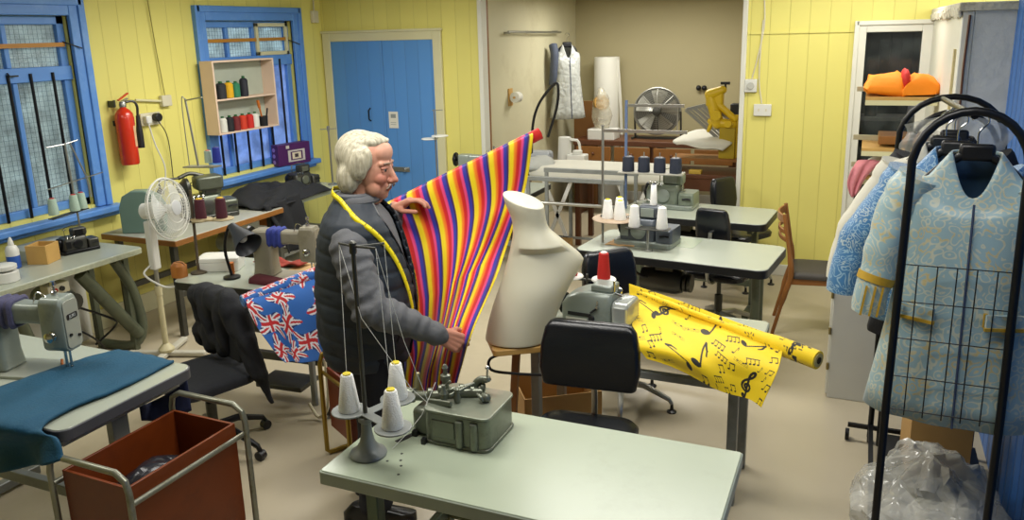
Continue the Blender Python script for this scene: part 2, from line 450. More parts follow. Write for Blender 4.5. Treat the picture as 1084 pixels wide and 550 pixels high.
# opening trims, skirtings
struct(MB().box(-3.475, -3.43, BY-.02, BY+.10, 0, 2.6), 'trim_1', whiteP, bevel=.004)
struct(MB().box(-.995, -.955, BY-.03, BY+.10, 0, 2.6), 'trim_2', whiteP, bevel=.004)
struct(MB().box(-3.448, -3.435, BY+.1, BY+.15, 0, 2.6), 'trim_3', woodbrown, bevel=.003)
struct(MB().box(-.955, -.05, BY-.018, BY-.001, 0, .1), 'baseboard_back', whiteP, bevel=.004)
struct(MB().box(LX+.001, LX+.018, -1.9, 7.1, 0, .16), 'baseboard_left', creamP, bevel=.004)
struct(MB().box(-3.44, -.98, 9.98, 9.998, 0, .12), 'baseboard_rear', whiteP, bevel=.004)
struct(MB().box(-.95, -.05, BY-.012, BY-.001, 2.085, 2.105), 'trim_4', yellowX)
# picture-rail-like conduit and joint over the right yellow wall

# windows of the left wall -------------------------------------------------
def glassmat(name, col, mesh=True):
    m, nt, b = newmat(name)
    tc = N(nt, 'ShaderNodeTexCoord'); no = N(nt, 'ShaderNodeTexNoise', Scale=9., Detail=6.); lk(nt, tc, 'Object', no, 'Vector')
    n2 = N(nt, 'ShaderNodeTexVoronoi', Scale=70.); lk(nt, tc, 'Object', n2, 'Vector')
    rp = N(nt, 'ShaderNodeValToRGB'); e = rp.color_ramp.elements
    e[0].position = .3; e[0].color = c4([c*.6 for c in hexc(col)]); e[1].position = .7; e[1].color = c4(hexc(col)); lk(nt, no, 'Fac', rp, 'Fac')
    tr = N(nt, 'ShaderNodeBsdfTranslucent'); lk(nt, rp, 'Color', tr, 'Color')
    gl = N(nt, 'ShaderNodeBsdfPrincipled'); lk(nt, rp, 'Color', gl, 'Base Color'); gl.inputs['Roughness'].default_value = .22
    bp = N(nt, 'ShaderNodeBump', Strength=.35, Distance=.01); lk(nt, n2, 0, bp, 'Height'); lk(nt, bp, 'Normal', gl, 'Normal'); lk(nt, bp, 'Normal', tr, 'Normal')
    ms = N(nt, 'ShaderNodeMixShader'); ms.inputs[0].default_value = .5; lk(nt, tr, 0, ms, 1); lk(nt, gl, 0, ms, 2)
    out = nt.nodes['Material Output']; lk(nt, ms, 0, out, 'Surface'); nt.nodes.remove(b)
    return m
glassA = glassmat('obscured_glass', '#b4c0c0'); glassB = glassmat('bluish_frosted_glass', '#a9bfe6'); glassC = glassmat('reeded_glass', '#c3d2d6')
wire = mk('window_wire', '#4c5a60', .5, .5, var=.1)
def wiremesh(y0, y1, z0, z1, x, step=.035):
    mb = MB(); k = int((y1-y0)/step)
    for i in range(1, k+1):
        y = y0+i*(y1-y0)/(k+1); mb.bar((x, y, z0), (x, y, z1), .0014)
    k = int((z1-z0)/step)
    for i in range(1, k+1):
        z = z0+i*(z1-z0)/(k+1); mb.bar((x, y0, z), (x, y1, z), .0014)
    return mb
def window(n, hole, arch, lights, munt, zt, low, bars, glass_low, sill, framed=None):
    y0, y1, z0, z1 = hole
    a = MB(); w = .105
    a.box(LX-.02, LX+.03, y0-w, y0, z0-.02, z1+w).box(LX-.02, LX+.03, y1, y1+w, z0-.02, z1+w).box(LX-.02, LX+.03, y0, y1, z1, z1+w)
    a.box(LX-.02, LX+.045, y0-w-.02, y0-w+.035, z0-.02, z1+w+.02).box(LX-.02, LX+.045, y1+w-.035, y1+w+.02, z0-.02, z1+w+.02).box(LX-.02, LX+.045, y0-w, y1+w, z1+w-.035, z1+w+.02)
    win = struct(a, 'window_%d' % n, blueP, bevel=.006)
    f = MB(); X0, X1 = LX-.1, LX-.045
    t = .06
    f.box(X0, X1, y0, y0+t, z0, z1).box(X0, X1, y1-t, y1, z0, z1).box(X0, X1, y0, y1, z1-t, z1).box(X0, X1, y0, y1, z0, z0+t)
    f.box(X0, X1+.02, y0, y1, zt, zt+.1)
    for y in munt: f.box(X0, X1, y-.018, y+.018, zt+.1, z1-t)
    for y in low: f.box(X0, X1, y-.018, y+.018, z0+t, zt)
    obj(f, 'window_frame', blueP, win, bevel=.005)
    obj(MB().box(LX-.085, LX-.08, y0+t, y1-t, zt+.1, z1-t), 'upper_pane', glassC if n == 2 else glassA, win)
    obj(MB().box(LX-.085, LX-.08, y0+t, y1-t, z0+t, zt), 'lower_pane', glass_low, win)
    g = wiremesh(y0+t, y1-t, zt+.1, z1-t, LX-.07)
    if n == 1:
        g2 = wiremesh(y0+t, y1-t, z0+t, zt, LX-.07); g.add(g2.v, g2.f)
    obj(g, 'wire_mesh', wire, win, smooth=False)
    for y in bars: obj(MB().cyl((LX-.02, y, z0-.0), (LX-.02, y, zt+.06), .011, 10), 'iron_bar', blackmetal, win)
    obj(MB().bar((LX-.03, y0+.02, zt+.245), (LX-.03, y1-.03, zt+.25), .018, .03), 'batten', orangebatten, win)
    obj(MB().box(LX-.06, LX+.10, y0-sill, y1+sill, z0-.075, z0-.025).box(LX, LX+.05, y0-sill+.02, y1+sill-.02, z0-.11, z0-.075), 'window_sill', blueP, win, bevel=.012)
    k = MB().tube([(LX-.02, y0+.95 if n == 1 else y0+.5, zt+.07), (LX+.0, y0+.95 if n == 1 else y0+.5, zt+.05), (LX+.0, (y0+.95 if n == 1 else y0+.5)+.06, zt+.05)], .006)
    obj(k, 'catch', darksteel, win)
    s = MB().tube([(LX-.03, y1-.04, z1-.18), (LX+.02, y1-.02, z1-.2), (LX+.05, y1+.05, z1-.23)], .005)
    obj(s, 'stay', darksteel, win)
    if framed:
        q = MB(); a0, a1, b0, b1 = framed
        q.box(LX-.045, LX-.02, a0, a0+.035, b0, b1).box(LX-.045, LX-.02, a1-.035, a1, b0, b1).box(LX-.045, LX-.02, a0, a1, b0, b0+.035).box(LX-.045, LX-.02, a0, a1, b1-.035, b1)
        obj(q, 'pane_frame', creamP, win, bevel=.003)
    return win
window(1, W1, 0, 0, (2.98, 3.36, 3.74), 1.9, (3.26, 3.76), [3.02, 3.19, 3.36, 3.53, 3.70, 3.865, 4.035], glassA, .2)
window(2, W2, 0, 0, (5.84, 6.19), 1.9, (5.76, 6.32), [5.6, 5.775, 5.95, 6.125, 6.3, 6.5], glassB, .18, (6.2, 6.66, 2.0, 2.3))

# double blue door ---------------------------------------------------------
fr = MB(); fx0, fx1, fz = -5.285, -3.875, 2.2; w = .095
fr.box(fx0, fx0+w, BY-.035, BY-.001, 0, fz).box(fx1-w, fx1, BY-.035, BY-.001, 0, fz).box(fx0+w, fx1-w, BY-.035, BY-.001, fz-w, fz)
fr.box(fx0-.008, fx1+.012, BY-.05, BY-.001, fz-.012, fz+.014)
d1 = struct(fr, 'door_1', creamP, bevel=.006)
obj(MB().box(fx0+w, -4.566, BY-.025, BY-.002, .01, fz-w), 'door_leaf', blueDoor, d1, bevel=.003)
obj(MB().box(-4.56, fx1-w, BY-.025, BY-.002, .01, fz-w), 'door_leaf', blueDoor, d1, bevel=.003)
obj(MB().tube([(-4.75, BY-.025, 1.42), (-4.75, BY-.06, 1.40), (-4.75, BY-.06, 1.31), (-4.75, BY-.025, 1.29)], .008), 'handle', blackmetal, d1)
obj(MB().cbox((-4.46, BY-.03, .79), (.3, .015, .05)).cyl((-4.36, BY-.03, .79), (-4.36, BY-.07, .79), .02), 'latch', steel, d1, bevel=.004)

# glazed door at the right end, a dark store behind it ---------------------
fr = MB(); a0, a1, zt = D2; w = .075
fr.box(a0-w, a0, BY-.03, BY+.09, 0, zt+w).box(a1, a1+w, BY-.03, BY+.09, 0, zt+w).box(a0, a1, BY-.03, BY+.09, zt, zt+w)
fr.box(a0-w-.015, a0-w+.02, BY-.045, BY-.001, 0, zt+w+.015).box(a0-w, a1+w, BY-.045, BY-.001, zt+w-.02, zt+w+.015)
d2 = struct(fr, 'door_2', whiteP, bevel=.005)
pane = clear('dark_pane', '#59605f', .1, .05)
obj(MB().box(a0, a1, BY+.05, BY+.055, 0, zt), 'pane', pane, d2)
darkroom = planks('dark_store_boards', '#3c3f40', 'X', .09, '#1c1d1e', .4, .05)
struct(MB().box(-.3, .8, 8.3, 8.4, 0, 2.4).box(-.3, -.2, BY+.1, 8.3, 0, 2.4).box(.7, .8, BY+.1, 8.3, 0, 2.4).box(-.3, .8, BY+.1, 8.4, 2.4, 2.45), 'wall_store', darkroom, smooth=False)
sh = thing('store_shelf', 'dark shelf seen through the glazed door on the right', 'shelf', (.25, 8.1, 0))
obj(MB().box(-.42, .42, -.18, .18, 1.30, 1.33), 'shelf_board', mk('grey_shelf', '#70706a', .6), sh)
for sx in (-.4, .4): obj(MB().box(sx-.02, sx+.02, -.17, .17, 0, 1.30), 'upright', darkwood, sh)
solo(MB().lathe([(.07, 0), (.075, .02), (.06, .16), (.045, .2), (.02, .215), (.012, .23)], (.42, 8.05, 1.33), 18).tube([(.48, 8.05, 1.36), (.53, 8.05, 1.42), (.5, 8.05, 1.5), (.46, 8.05, 1.5)], .01), 'kettle', mk('pale_kettle', '#9a9aa0', .4), 'pale kettle on the dark shelf behind the glazed door', 'kettle')
solo(MB().lathe([(.05, 0), (.055, .02), (.055, .15), (.03, .2), (.028, .24)], (.05, 8.05, 1.33), 16), 'flask', blackplastic, 'dark flask on the shelf behind the glazed door', 'flask')

# tall white cupboard boxed into the right corner
cb = thing('tall_cupboard', 'tall old white painted cupboard with a rough grey side in the right corner', 'cupboard', (.44, 5.0, 0))
obj(MB().box(0, .06, 0, 2.19, 0, 2.2), 'side_panel', whiteP, cb, bevel=.006)
obj(MB().box(.06, .7, .0, .05, 0, 2.2), 'grey_panel', greyplaster, cb)
cm = MB().box(-.02, .7, -.02, 2.19, 2.2, 2.245)
for i in range(26):
    y = i*.084; cm.cbox((-.015, y+.03, 2.2-random.random()*.02), (.02, .07, .05), (0, random.uniform(-.3, .3), 0))
obj(cm, 'cornice', mk('peeling_white', '#c9c5b2', .8, var=.2, scale=20, stain='#8d8570', bump=.6, bscale=40), cb, bevel=.006)
obj(MB().box(-.012, .002, .12, .17, .3, 2.0), 'worn_strip', mk('worn_strip', '#b8ab80', .8, var=.3, scale=30), cb)
obj(MB().tube([(.035, -.006, 2.18), (.03, -.008, 1.9), (.036, -.008, 1.5), (.03, -.006, 1.1)], .006), 'crack_strip', darkwood, cb)

# small fixtures ------------------------------------------------------------
t = thing('thermostat', 'white wall thermostat with a round dial on the white post', 'thermostat', (-.905, BY-.002, 1.66))
obj(MB().box(-.05, .05, -.035, 0, -.055, .055), 'housing', whiteplastic, t, bevel=.006)
obj(MB().cyl((0, -.035, .0), (0, -.05, .0), .03, 20), 'dial', mk('dial_grey', '#b4b4ac', .4), t, bevel=.003)
t = thing('wall_socket', 'white double socket under the thermostat on the yellow wall', 'socket', (-.80, BY-.002, 1.455))
obj(MB().box(-.072, .072, -.03, 0, -.05, .05), 'plate', whiteplastic, t, bevel=.005)
for sx in (-.03, .03): obj(MB().box(sx-.006, sx+.006, -.033, -.029, -.01, .012), 'switch', creamplastic, t)
solo(MB().tube(curve([(-.9, BY-.008, 1.72), (-.86, BY-.008, 1.9), (-.82, BY-.008, 2.15), (-.83, BY-.008, 2.4), (-.85, BY-.008, 2.7)], 20), .006).tube(curve([(-.83, BY-.008, 2.2), (-.84, BY-.008, 1.95), (-.84, BY-.008, 1.7), (-.81, BY-.008, 1.51)], 20), .006), 'wall_cable', creamplastic, 'pale cable running down the yellow wall to the thermostat and socket', 'cable')
t = thing('junction_box', 'small cream switch box high in the corner beside the blue door', 'switch', (LX+.002, 7.06, 2.36))
obj(MB().box(0, .04, -.045, .045, -.06, .06), 'housing', creamplastic, t, bevel=.006)
obj(MB().tube([(.02, 0, .06), (.02, 0, .34)], .008), 'conduit', creamplastic, t)
t = thing('paper_note', 'white paper note pinned on the blue double door', 'note', (-4.47, BY-.03, 1.305))
obj(MB().box(-.055, .055, -.002, .002, -.085, .085), 'sheet', paper, t)
obj(MB().box(-.03, .03, -.0035, -.0015, .02, .06), 'print_block', mk('note_print', '#8d938f', .8), t)
for z in (-.05, -.03): obj(MB().box(-.035, .03, -.0035, -.0015, z, z+.005), 'print_line', mk('note_print', '#8d938f', .8), t)
# sockets on left wall
t = thing('plug_socket', 'cream wall socket with a white and a black plug beside the fire extinguisher', 'socket', (LX+.002, 4.80, 1.55))
obj(MB().box(0, .03, -.1, .1, -.05, .05), 'plate', creamplastic, t, bevel=.005)
obj(MB().box(.03, .075, -.085, -.03, -.03, .03), 'plug', whiteplastic, t, bevel=.008)
obj(MB().cyl((.03, .04, .01), (.08, .04, .01), .035, 16), 'plug', blackplastic, t, bevel=.006, label='black plug')
obj(MB().tube(curve([(.06, -.06, -.03), (.07, -.03, -.2), (.09, .02, -.4), (.06, .0, -.62)], 16), .006), 'plug_lead', whiteplastic, t)
obj(MB().tube(curve([(.06, .04, -.02), (.05, .12, -.15), (.04, .14, -.4), (.04, .12, -.75)], 16), .004), 'plug_lead', darksteel, t)
t = thing('wall_box', 'small cream junction box with a bit of conduit above the plug socket', 'box', (LX+.002, 4.98, 1.68))
obj(MB().box(0, .04, -.05, .05, -.045, .045), 'housing', creamplastic, t, bevel=.006)
obj(MB().tube([(.02, -.04, .0), (.02, -.3, .03)], .01), 'conduit', creamP, t)
obj(MB().tube([(.02, .0, .04), (.02, -.03, .4), (.02, -.06, .9)], .004), 'wall_wire', mk('painted_wire', '#8f863f', .7), t)

# fire extinguisher ----------------------------------------------------------
redM = mk('red_paint', '#cc2f12', .28, var=.1, coat=.3)
t = thing('fire_extinguisher', 'red fire extinguisher with a black horn hung on the yellow wall', 'fire extinguisher', (LX+.095, 4.49, 1.23))
obj(MB().lathe([(.02, 0), (.062, .004), (.068, .015), (.068, .36), (.062, .395), (.045, .42), (.025, .435), (.02, .45)], n=28), 'cylinder', redM, t)
obj(MB().lathe([(.024, .445), (.026, .47), (.018, .485)], n=16).bar((0, -.02, .48), (0, .05, .505), .02, .012), 'valve', steel, t)
obj(MB().bar((0, -.035, .497), (0, .06, .545), .022, .008), 'lever', redM, t)
obj(MB().tube(curve([(0, .03, .48), (.02, .085, .48), (.03, .105, .44), (.03, .10, .37)], 14), .010), 'hose', blackplastic, t)
obj(MB().lathe([(.014, 0), (.018, .06), (.024, .12), (.026, .16), (.026, .25)], (.03, .10, .37), 16, (0, -.02, -1)), 'horn', blackplastic, t)
lab = MB()
for i in range(8):
    a0 = rad(10+i*9); a1 = rad(10+(i+1)*9); r = .0688
    o = len(lab.v); lab.add([(r*math.cos(a0), r*math.sin(a0), .14), (r*math.cos(a1), r*math.sin(a1), .14), (r*math.cos(a1), r*math.sin(a1), .3), (r*math.cos(a0), r*math.sin(a0), .3)], [(0, 1, 2, 3)])
obj(lab, 'label_sticker', mk('pale_sticker', '#d8b48a', .5, var=.2, scale=40), t)
obj(MB().box(-.1, -.06, -.03, .03, .30, .34).bar((-.09, -.05, .47), (-.02, -.055, .47), .01, .05).bar((-.02, -.055, .5), (-.02, -.055, .45), .012), 'wall_bracket', darksteel, t)

# ceiling light of the rear room
t = thing('ceiling_light', 'fluorescent batten light at the ceiling of the rear room', 'light', (-2.35, 8.5, 2.6))
em, nt, b = newmat('lit_tube'); b.inputs['Emission Color'].default_value = (1, .97, .88, 1); b.inputs['Emission Strength'].default_value = 6
obj(MB().box(-.6, .6, -.05, .05, -.06, 0), 'housing', whiteplastic, t, bevel=.005)
obj(MB().cyl((-.58, 0, -.095), (.58, 0, -.095), .018, 12).cyl((-.58, 0, -.06), (-.58, 0, -.11), .015, 8).cyl((.58, 0, -.06), (.58, 0, -.11), .015, 8), 'tube_lamp', em, t)

# ------------------------------------------------------------------ light
wd = bpy.data.worlds.new('world'); S.world = wd; wd.use_nodes = True
bg = wd.node_tree.nodes['Background']; bg.inputs[0].default_value = (.86, .93, .96, 1); bg.inputs[1].default_value = 4.6
def area(name, loc, sx, sy, power, col=(1, .975, .92), rot=(0, 0, 0)):
    l = bpy.data.lights.new(name, 'AREA'); l.shape = 'RECTANGLE'; l.size = sx; l.size_y = sy; l.energy = power; l.color = col
    o = bpy.data.objects.new(name, l); COL.objects.link(o); o.location = loc; o.rotation_euler = rot
    return o
area('ceiling_lamp_and_fill', (-1.2, 4.6, 2.66), 1.5, .5, 50)
area('ceiling_lamp_and_fill', (-3.6, 5.0, 2.66), .5, 1.5, 62)
area('ceiling_lamp_and_fill', (-1.6, 2.4, 2.66), 1.5, .5, 34)
area('ceiling_lamp_and_fill', (-3.9, 2.0, 2.66), 1.5, .5, 22)
area('ceiling_lamp_and_fill', (-2.2, 8.7, 2.5), 1.3, .3, 38)
area('ceiling_lamp_and_fill', (-.2, 6.3, 2.66), 1.2, .4, 22)
area('ceiling_lamp_and_fill', (-.1, 2.3, 2.66), .8, .4, 16)  # added fill that brightens the coats on the rack, not a known lamp
area('store_fill', (.25, 7.75, 2.3), .4, .3, 2.5)  # weak fill added so the store shelf and kettle show; no lamp known there
S.view_settings.view_transform = 'Standard'
S.view_settings.look = 'None'
S.view_settings.exposure = 0.0
# ------------------------------------------------------------------ furniture makers
def leg_frame(mb_list, x, y0, y1, z, w, foot=True):
    ym = (y0+y1)/2
    mb = MB().box(x-w/2, x+w/2, ym-.03, ym+.03, .05, z)
    mb_list.append(mb)
def work_table(name, label, x0, x1, y0, y1, z, top, edge, leg, style='T', th=.04, r=.05, rz=0., group=None, rail=True, inset=.12):
    cx, cy = (x0+x1)/2, (y0+y1)/2; a, b = (x1-x0)/2, (y1-y0)/2
    t = thing(name, label, 'table', (cx, cy, 0), rz, group)
    obj(MB().prism(rrect(-a, a, -b, b, r), z-th, z-.004), 'edge_band', edge, t, bevel=.003)
    obj(MB().prism(rrect(-a+.004, a-.004, -b+.004, b-.004, r), z-.008, z), 'tabletop', top, t, bevel=.003)
    zt = z-th
    if style == 'T':
        for sx in (-1, 1):
            x = sx*(a-inset)
            lg = obj(MB().box(x-.02, x+.02, -.04, .04, .05, zt-.035), 'leg', leg, t, bevel=.004)
            obj(MB().box(x-.025, x+.025, -b*.9, b*.9, .012, .06), 'foot', leg, lg, bevel=.006)
            obj(MB().box(x-.02, x+.02, -b*.75, b*.75, zt-.04, zt), 'top_bracket', leg, lg, bevel=.004)
        if rail: obj(MB().box(-a+inset, a-inset, -.02, .02, .2, .25), 'cross_rail', leg, t, bevel=.004)
    elif style == 'H':
        for sx in (-1, 1):
            for sy in (-1, 1):
                x, y = sx*(a-inset), sy*(b-.07)
                obj(MB().box(x-.022, x+.022, y-.022, y+.022, 0, zt-.001), 'leg', leg, t, bevel=.004)
        if rail:
            for sx in (-1, 1): obj(MB().box(sx*(a-inset)-.016, sx*(a-inset)+.016, -b+.07, b-.07, .3, .345), 'side_rail', leg, t, bevel=.003)
            obj(MB().box(-a+inset, a-inset, b-.09, b-.05, .3, .345), 'cross_rail', leg, t, bevel=.003)
    elif style == 'C':
        for sx in (-1, 1):
            x = sx*(a-inset)
            lg = obj(MB().tube(curve([(x, -b*.1, zt), (x, -b*.05, zt*.6), (x, -b*.2, .2), (x, -b*.75, .05), (x, -b*.9, .03)], 18), .028, 10), 'leg', leg, t)
            obj(MB().tube(curve([(x, b*.3, zt), (x, b*.3, .5), (x, b*.4, .15), (x, b*.85, .03)], 14), .024, 10), 'foot', leg, lg)
        if rail: obj(MB().tube([(-a+inset, -b*.1, .3), (a-inset, -b*.1, .3)], .018), 'cross_rail', leg, t)
    return t
def motor(parent, x, y, z, m):
    mb = MB().lathe([(.03, -.17), (.075, -.16), (.085, -.1), (.085, .08), (.07, .12), (.03, .13)], (x, y, z), 20, (1, 0, 0)).box(x-.06, x+.06, y-.04, y+.04, z+.07, z+.12)
    o = obj(mb, 'motor', m, parent)
    obj(MB().lathe([(.02, .0), (.06, .0), (.062, .02), (.045, .025), (.06, .03), (.06, .05), (.02, .05)], (x+.13, y, z), 18, (1, 0, 0)), 'pulley', darksteel, o)
    return o
def switchbox(parent, x, y, z, m=None):
    o = obj(MB().box(x-.05, x+.05, y-.03, y+.03, z-.035, z+.035), 'switch_box', m or creamplastic, parent, bevel=.006)
    obj(MB().cyl((x-.025, y-.03, z), (x-.025, y-.045, z), .014, 12), 'stop_button', mk('red_button', '#b3201a', .4), o)
    obj(MB().cyl((x+.02, y-.03, z), (x+.02, y-.045, z), .014, 12), 'start_button', blackplastic, o)
def sewing_machine(label, loc, rz, m, mbase, wrap=None, badge=None):
    t = thing('sewing_machine', label, 'sewing machine', loc, rz)
    obj(MB().prism(rrect(-.09, .37, -.09, .09, .02), 0, .012), 'bed_plate', mbase, t, bevel=.003)
    body = MB().loft([[(x, y, z) for x, y in rrect(-.065-.01*k, .055+.01*k, -.055-.006*k, .055+.006*k, .02)] for z, k in ((.012, 1.2), (.03, .6), (.08, 0), (.21, 0), (.29, 0))])
    obj(body, 'column', m, t, bevel=.01)
    rings = []
    for x, h0, h1, hw in ((-.06, .20, .29, .052), (.02, .185, .292, .05), (.09, .20, .288, .045), (.17, .208, .284, .042), (.25, .205, .286, .045)):
        rings.append([(x, yy, zz) for yy, zz in rrect(-hw, hw, h0, h1, .02)])
    obj(MB().loft(rings), 'arm', m, t, bevel=.004)
    hd = [[(x, yy, zz) for yy, zz in rrect(-hw, hw, .10, .315-.02*abs(k), .025)] for x, hw, k in ((.235, .045, 1), (.245, .05, 0), (.325, .05, 0), (.335, .044, 1))]
    h = obj(MB().loft(hd), 'head', m, t, bevel=.003)
    obj(MB().loft([[(x, yy, zz) for yy, zz in rrect(-.04, .04, .11, .30, .02)] for x in (.336, .3395)]), 'face_plate', mbase, h, bevel=.002)
    bd = obj(MB().prism(rrect(-.028, .028, -.011, .011, .006), 0, .002, Matrix(((0, 0, 1, .3395), (1, 0, 0, 0), (0, 1, 0, .235), (0, 0, 0, 1)))), 'badge', blackplastic, h)
    if badge: text(badge, 'badge_lettering', .018, mk('badge_silver', '#b8bcb8', .4), h, (.342, 0, .235), (PI/2, 0, PI/2))
    for yy, zz in ((-.022, .165), (.022, .15)):
        obj(MB().cyl((.338, yy, zz), (.346, yy, zz), .006, 10), 'screw', blackmetal, h)
    obj(MB().cyl((.285, 0, .02), (.285, 0, .12), .006, 10), 'needle_bar', chrome, t)
    obj(MB().cyl((.305, 0, .03), (.305, 0, .12), .005, 10).box(.293, .317, -.006, .018, .014, .022).bar((.305, 0, .03), (.305, .004, .018), .008), 'presser_foot', chrome, t, bevel=.001)
    obj(MB().lathe([(.006, 0), (.018, .004), (.018, .008), (.010, .012), (.018, .018), (.02, .03), (.012, .036)], (.29, -.05, .17), 14, (0, -1, 0)), 'tension_dial', chrome, t)
    obj(MB().lathe([(.02, -.015), (.062, -.012), (.068, 0), (.062, .012), (.03, .018), (.02, .03)], (-.10, 0, .24), 24, (-1, 0, 0)).cyl((-.06, 0, .24), (-.11, 0, .24), .018), 'hand_wheel', blackmetal, t)
    obj(MB().lathe([(.012, 0), (.012, .02), (.006, .024), (.006, .04), (.011, .045), (.009, .06)], (.28, 0, .31), 12), 'top_knob', chrome, t)
    obj(MB().tube(curve([(.2, -.02, .285), (.22, -.02, .33), (.25, -.02, .32), (.27, -.03, .30)], 10), .003), 'thread_guide', chrome, t)
    if wrap:
        r = []
        for k in range(9):
            x = .035+k*.011; q = .0045*math.sin(k*2.1)
            r.append([(x, yy, zz) for yy, zz in rrect(-.056-q, .056+q, .188-q, .299+q, .028)])
        obj(MB().loft(r), 'cloth_wrap', wrap, t)
    return t
def overlock(label, loc, rz, m, m2, s=1., name='overlock_machine', group=None, wheel=True):
    t = thing(name, label, 'sewing machine', loc, rz, group)
    def q(mb): mb.v = [p*s for p in mb.v]; return mb
    obj(q(MB().prism(rrect(-.2, .2, -.12, .12, .03), 0, .035)), 'base', m2, t, bevel=.006*s)
    obj(q(MB().loft([[(x, y, z) for x, y in rrect(-.17+k, .08, -.09+k*.6, .11-k*.4, .03)] for z, k in ((.035, 0), (.13, 0), (.165, .012), (.178, .035))])), 'body', m, t, bevel=.004*s)
    obj(q(MB().loft([[(x, y, z) for x, y in rrect(.085, .2, -.1+k, .10-k, .02)] for z, k in ((.035, 0), (.115, 0), (.128, .012))])), 'cloth_plate', m, t, bevel=.003*s)
    hd = obj(q(MB().loft([[(x, yy, zz) for yy, zz in rrect(-.05+k, .05-k, .175+k, .265-k, .02)] for x, k in ((-.05, .01), (-.04, 0), (.09, 0), (.105, .015))])), 'head', m, t, bevel=.003*s)
    obj(q(MB().box(-.03, .06, -.056, -.049, .19, .25)), 'head_plate', m2, hd, bevel=.003*s)
    obj(q(MB().cyl((.09, -.01, .13), (.09, -.01, .19), .008, 10).box(.075, .12, -.03, .0, .128, .138)), 'needle_bar', chrome, t)
    obj(q(MB().lathe([(.05, 0), (.052, .01), (.045, .014)], (-.03, -.092, .10), 20, (0, -1, 0))), 'gauge_plate', m2, t)
    for i in range(3):
        obj(q(MB().lathe([(.005, 0), (.013, .003), (.013, .007), (.007, .01), (.013, .015), (.013, .024), (.006, .028)], (-.13+.035*i, -.075, .172), 12, (0, -.5, 1))), 'tension_dial', chrome, t)
    if wheel: obj(q(MB().lathe([(.02, 0), (.062, .004), (.066, .02), (.05, .03), (.025, .045)], (-.17, .02, .11), 22, (-1, 0, 0))), 'hand_wheel', blackmetal, t)
    obj(q(MB().tube([(-.1, .05, .17), (-.1, .05, .27), (-.02, .03, .29), (.06, .0, .275)], .004).tube([(-.12, .05, .25), (-.08, .05, .25)], .004)), 'thread_guide', chrome, t)
    obj(q(MB().box(-.155, -.1, -.094, -.088, .06, .14)), 'side_cover', m2, t, bevel=.004*s)
    obj(q(MB().tube([(.12, -.1, .08), (.16, -.115, .09), (.185, -.112, .085)], .007)), 'lever', blackmetal, t)
    return t
def cone(label, loc, m, r=.036, h=.145, tip='#d6c21a', group=None, name='thread_cone', taper=.55):
    t = thing(name, label, 'thread', loc, 0, group)
    obj(MB().lathe([(r*.96, 0), (r, .006), (r*(1-(1-taper)*.45), h*.45), (r*taper, h*.93), (r*taper*.85, h*.955)], n=20), 'winding', m, t)
    obj(MB().lathe([(r*taper*.7, h*.9), (r*taper*.68, h*.985), (r*taper*.5, h)], n=14), 'cone_tip', mk('tip_'+tip, tip, .5), t)
    return t
def spool(label, loc, m, r=.032, h=.1, neck='#1d5a2c', group=None):
    t = thing('thread_spool', label, 'thread', loc, 0, group)
    obj(MB().lathe([(r*.9, 0), (r, .004), (r, h*.78), (r*.75, h*.86), (r*.45, h*.9)], n=18), 'winding', m, t)
    obj(MB().lathe([(r*.38, h*.88), (r*.4, h*.98), (r*.3, h)], n=12), 'spool_top', mk('neck_'+neck, neck, .45), t)
    return t
def thr(hexv): return mk('thread_'+hexv, hexv, .65, var=.08, bump=.45, bscale=220)
WHT = thr('#f3f3ee')

# ------------------------------------------------------------------ front table and what stands on it
FT = work_table('work_table', 'large pale green laminate work table in the foreground on green steel legs', -1.575, -.29, 1.925, 2.545, .76, formica, formedge, greensteel, style='H', th=.05, r=.012, inset=.17)
holes = MB()
for x, y in ((-1.37, 2.12), (-1.35, 2.08), (-1.39, 2.06), (-1.33, 2.05), (-1.31, 2.0)): holes.cyl((x+.9325, y-2.235, .7595), (x+.9325, y-2.235, .7606), .005, 10)
holes.cbox((-1.41+.9325, 2.235-2.235, .7602), (.022, .11, .0008), (0, 0, -.35))
obj(holes, 'bolt_holes', blackplastic, FT)['kind'] = 'stuff'
st = thing('thread_stand', 'grey cast thread stand with three lobed plate on the foreground table', 'thread stand', (-1.475, 2.075, .76))
obj(MB().lathe([(.062, 0), (.064, .006), (.06, .014), (.042, .024), (.026, .05), (.019, .085), (.017, .12), (.026, .128), (.026, .142), (.012, .15)], n=28), 'base', greysteel, st)
lob = [at(370, 434, Z=.915), at(416, 452, Z=.915), at(421, 421, Z=.915)]
lob = [V((p.x+1.475, p.y-2.075, 0)) for p in lob]
pl = MB()
for i, c in enumerate(lob):
    pl.cyl((c.x, c.y, .15), (c.x, c.y, .157), .062, 32)
    pl.bar((0, 0, .1535), (c.x*.6, c.y*.6, .1535), .04, .006)
me = solidmesh(pl, .0032, 3); meshobj(me, 'cone_plate', greysteel, st)
obj(MB().cyl((0, 0, .15), (0, 0, .74), .0075, 12), 'pole', darksteel, st)
obj(MB().tube([(-.075, .03, .735), (0, 0, .738), (.10, -.02, .745)], .004).tube([(0, 0, .736), (.06, .09, .73)], .004).lathe([(.012, .715), (.012, .75), (.006, .756)], n=12), 'guide_arms', darksteel, st)
labs = ['leftmost white thread cone of three on the foreground cast stand', 'nearest white thread cone of three on the foreground cast stand', 'farthest white thread cone of three on the foreground cast stand']
for c, lb in zip(lob, labs): cone(lb, (c.x-1.475, c.y+2.075, .918), WHT, .037, .135, group='white cones on the foreground stand', taper=.56)
th = MB()
ends = [(-.075, .03, .735), (.06, .09, .73), (.10, -.02, .745)]
for c, e in zip((lob[0], lob[2], lob[1]), ends):
    th.tube([(c.x, c.y, .295), e], .0011, 5)
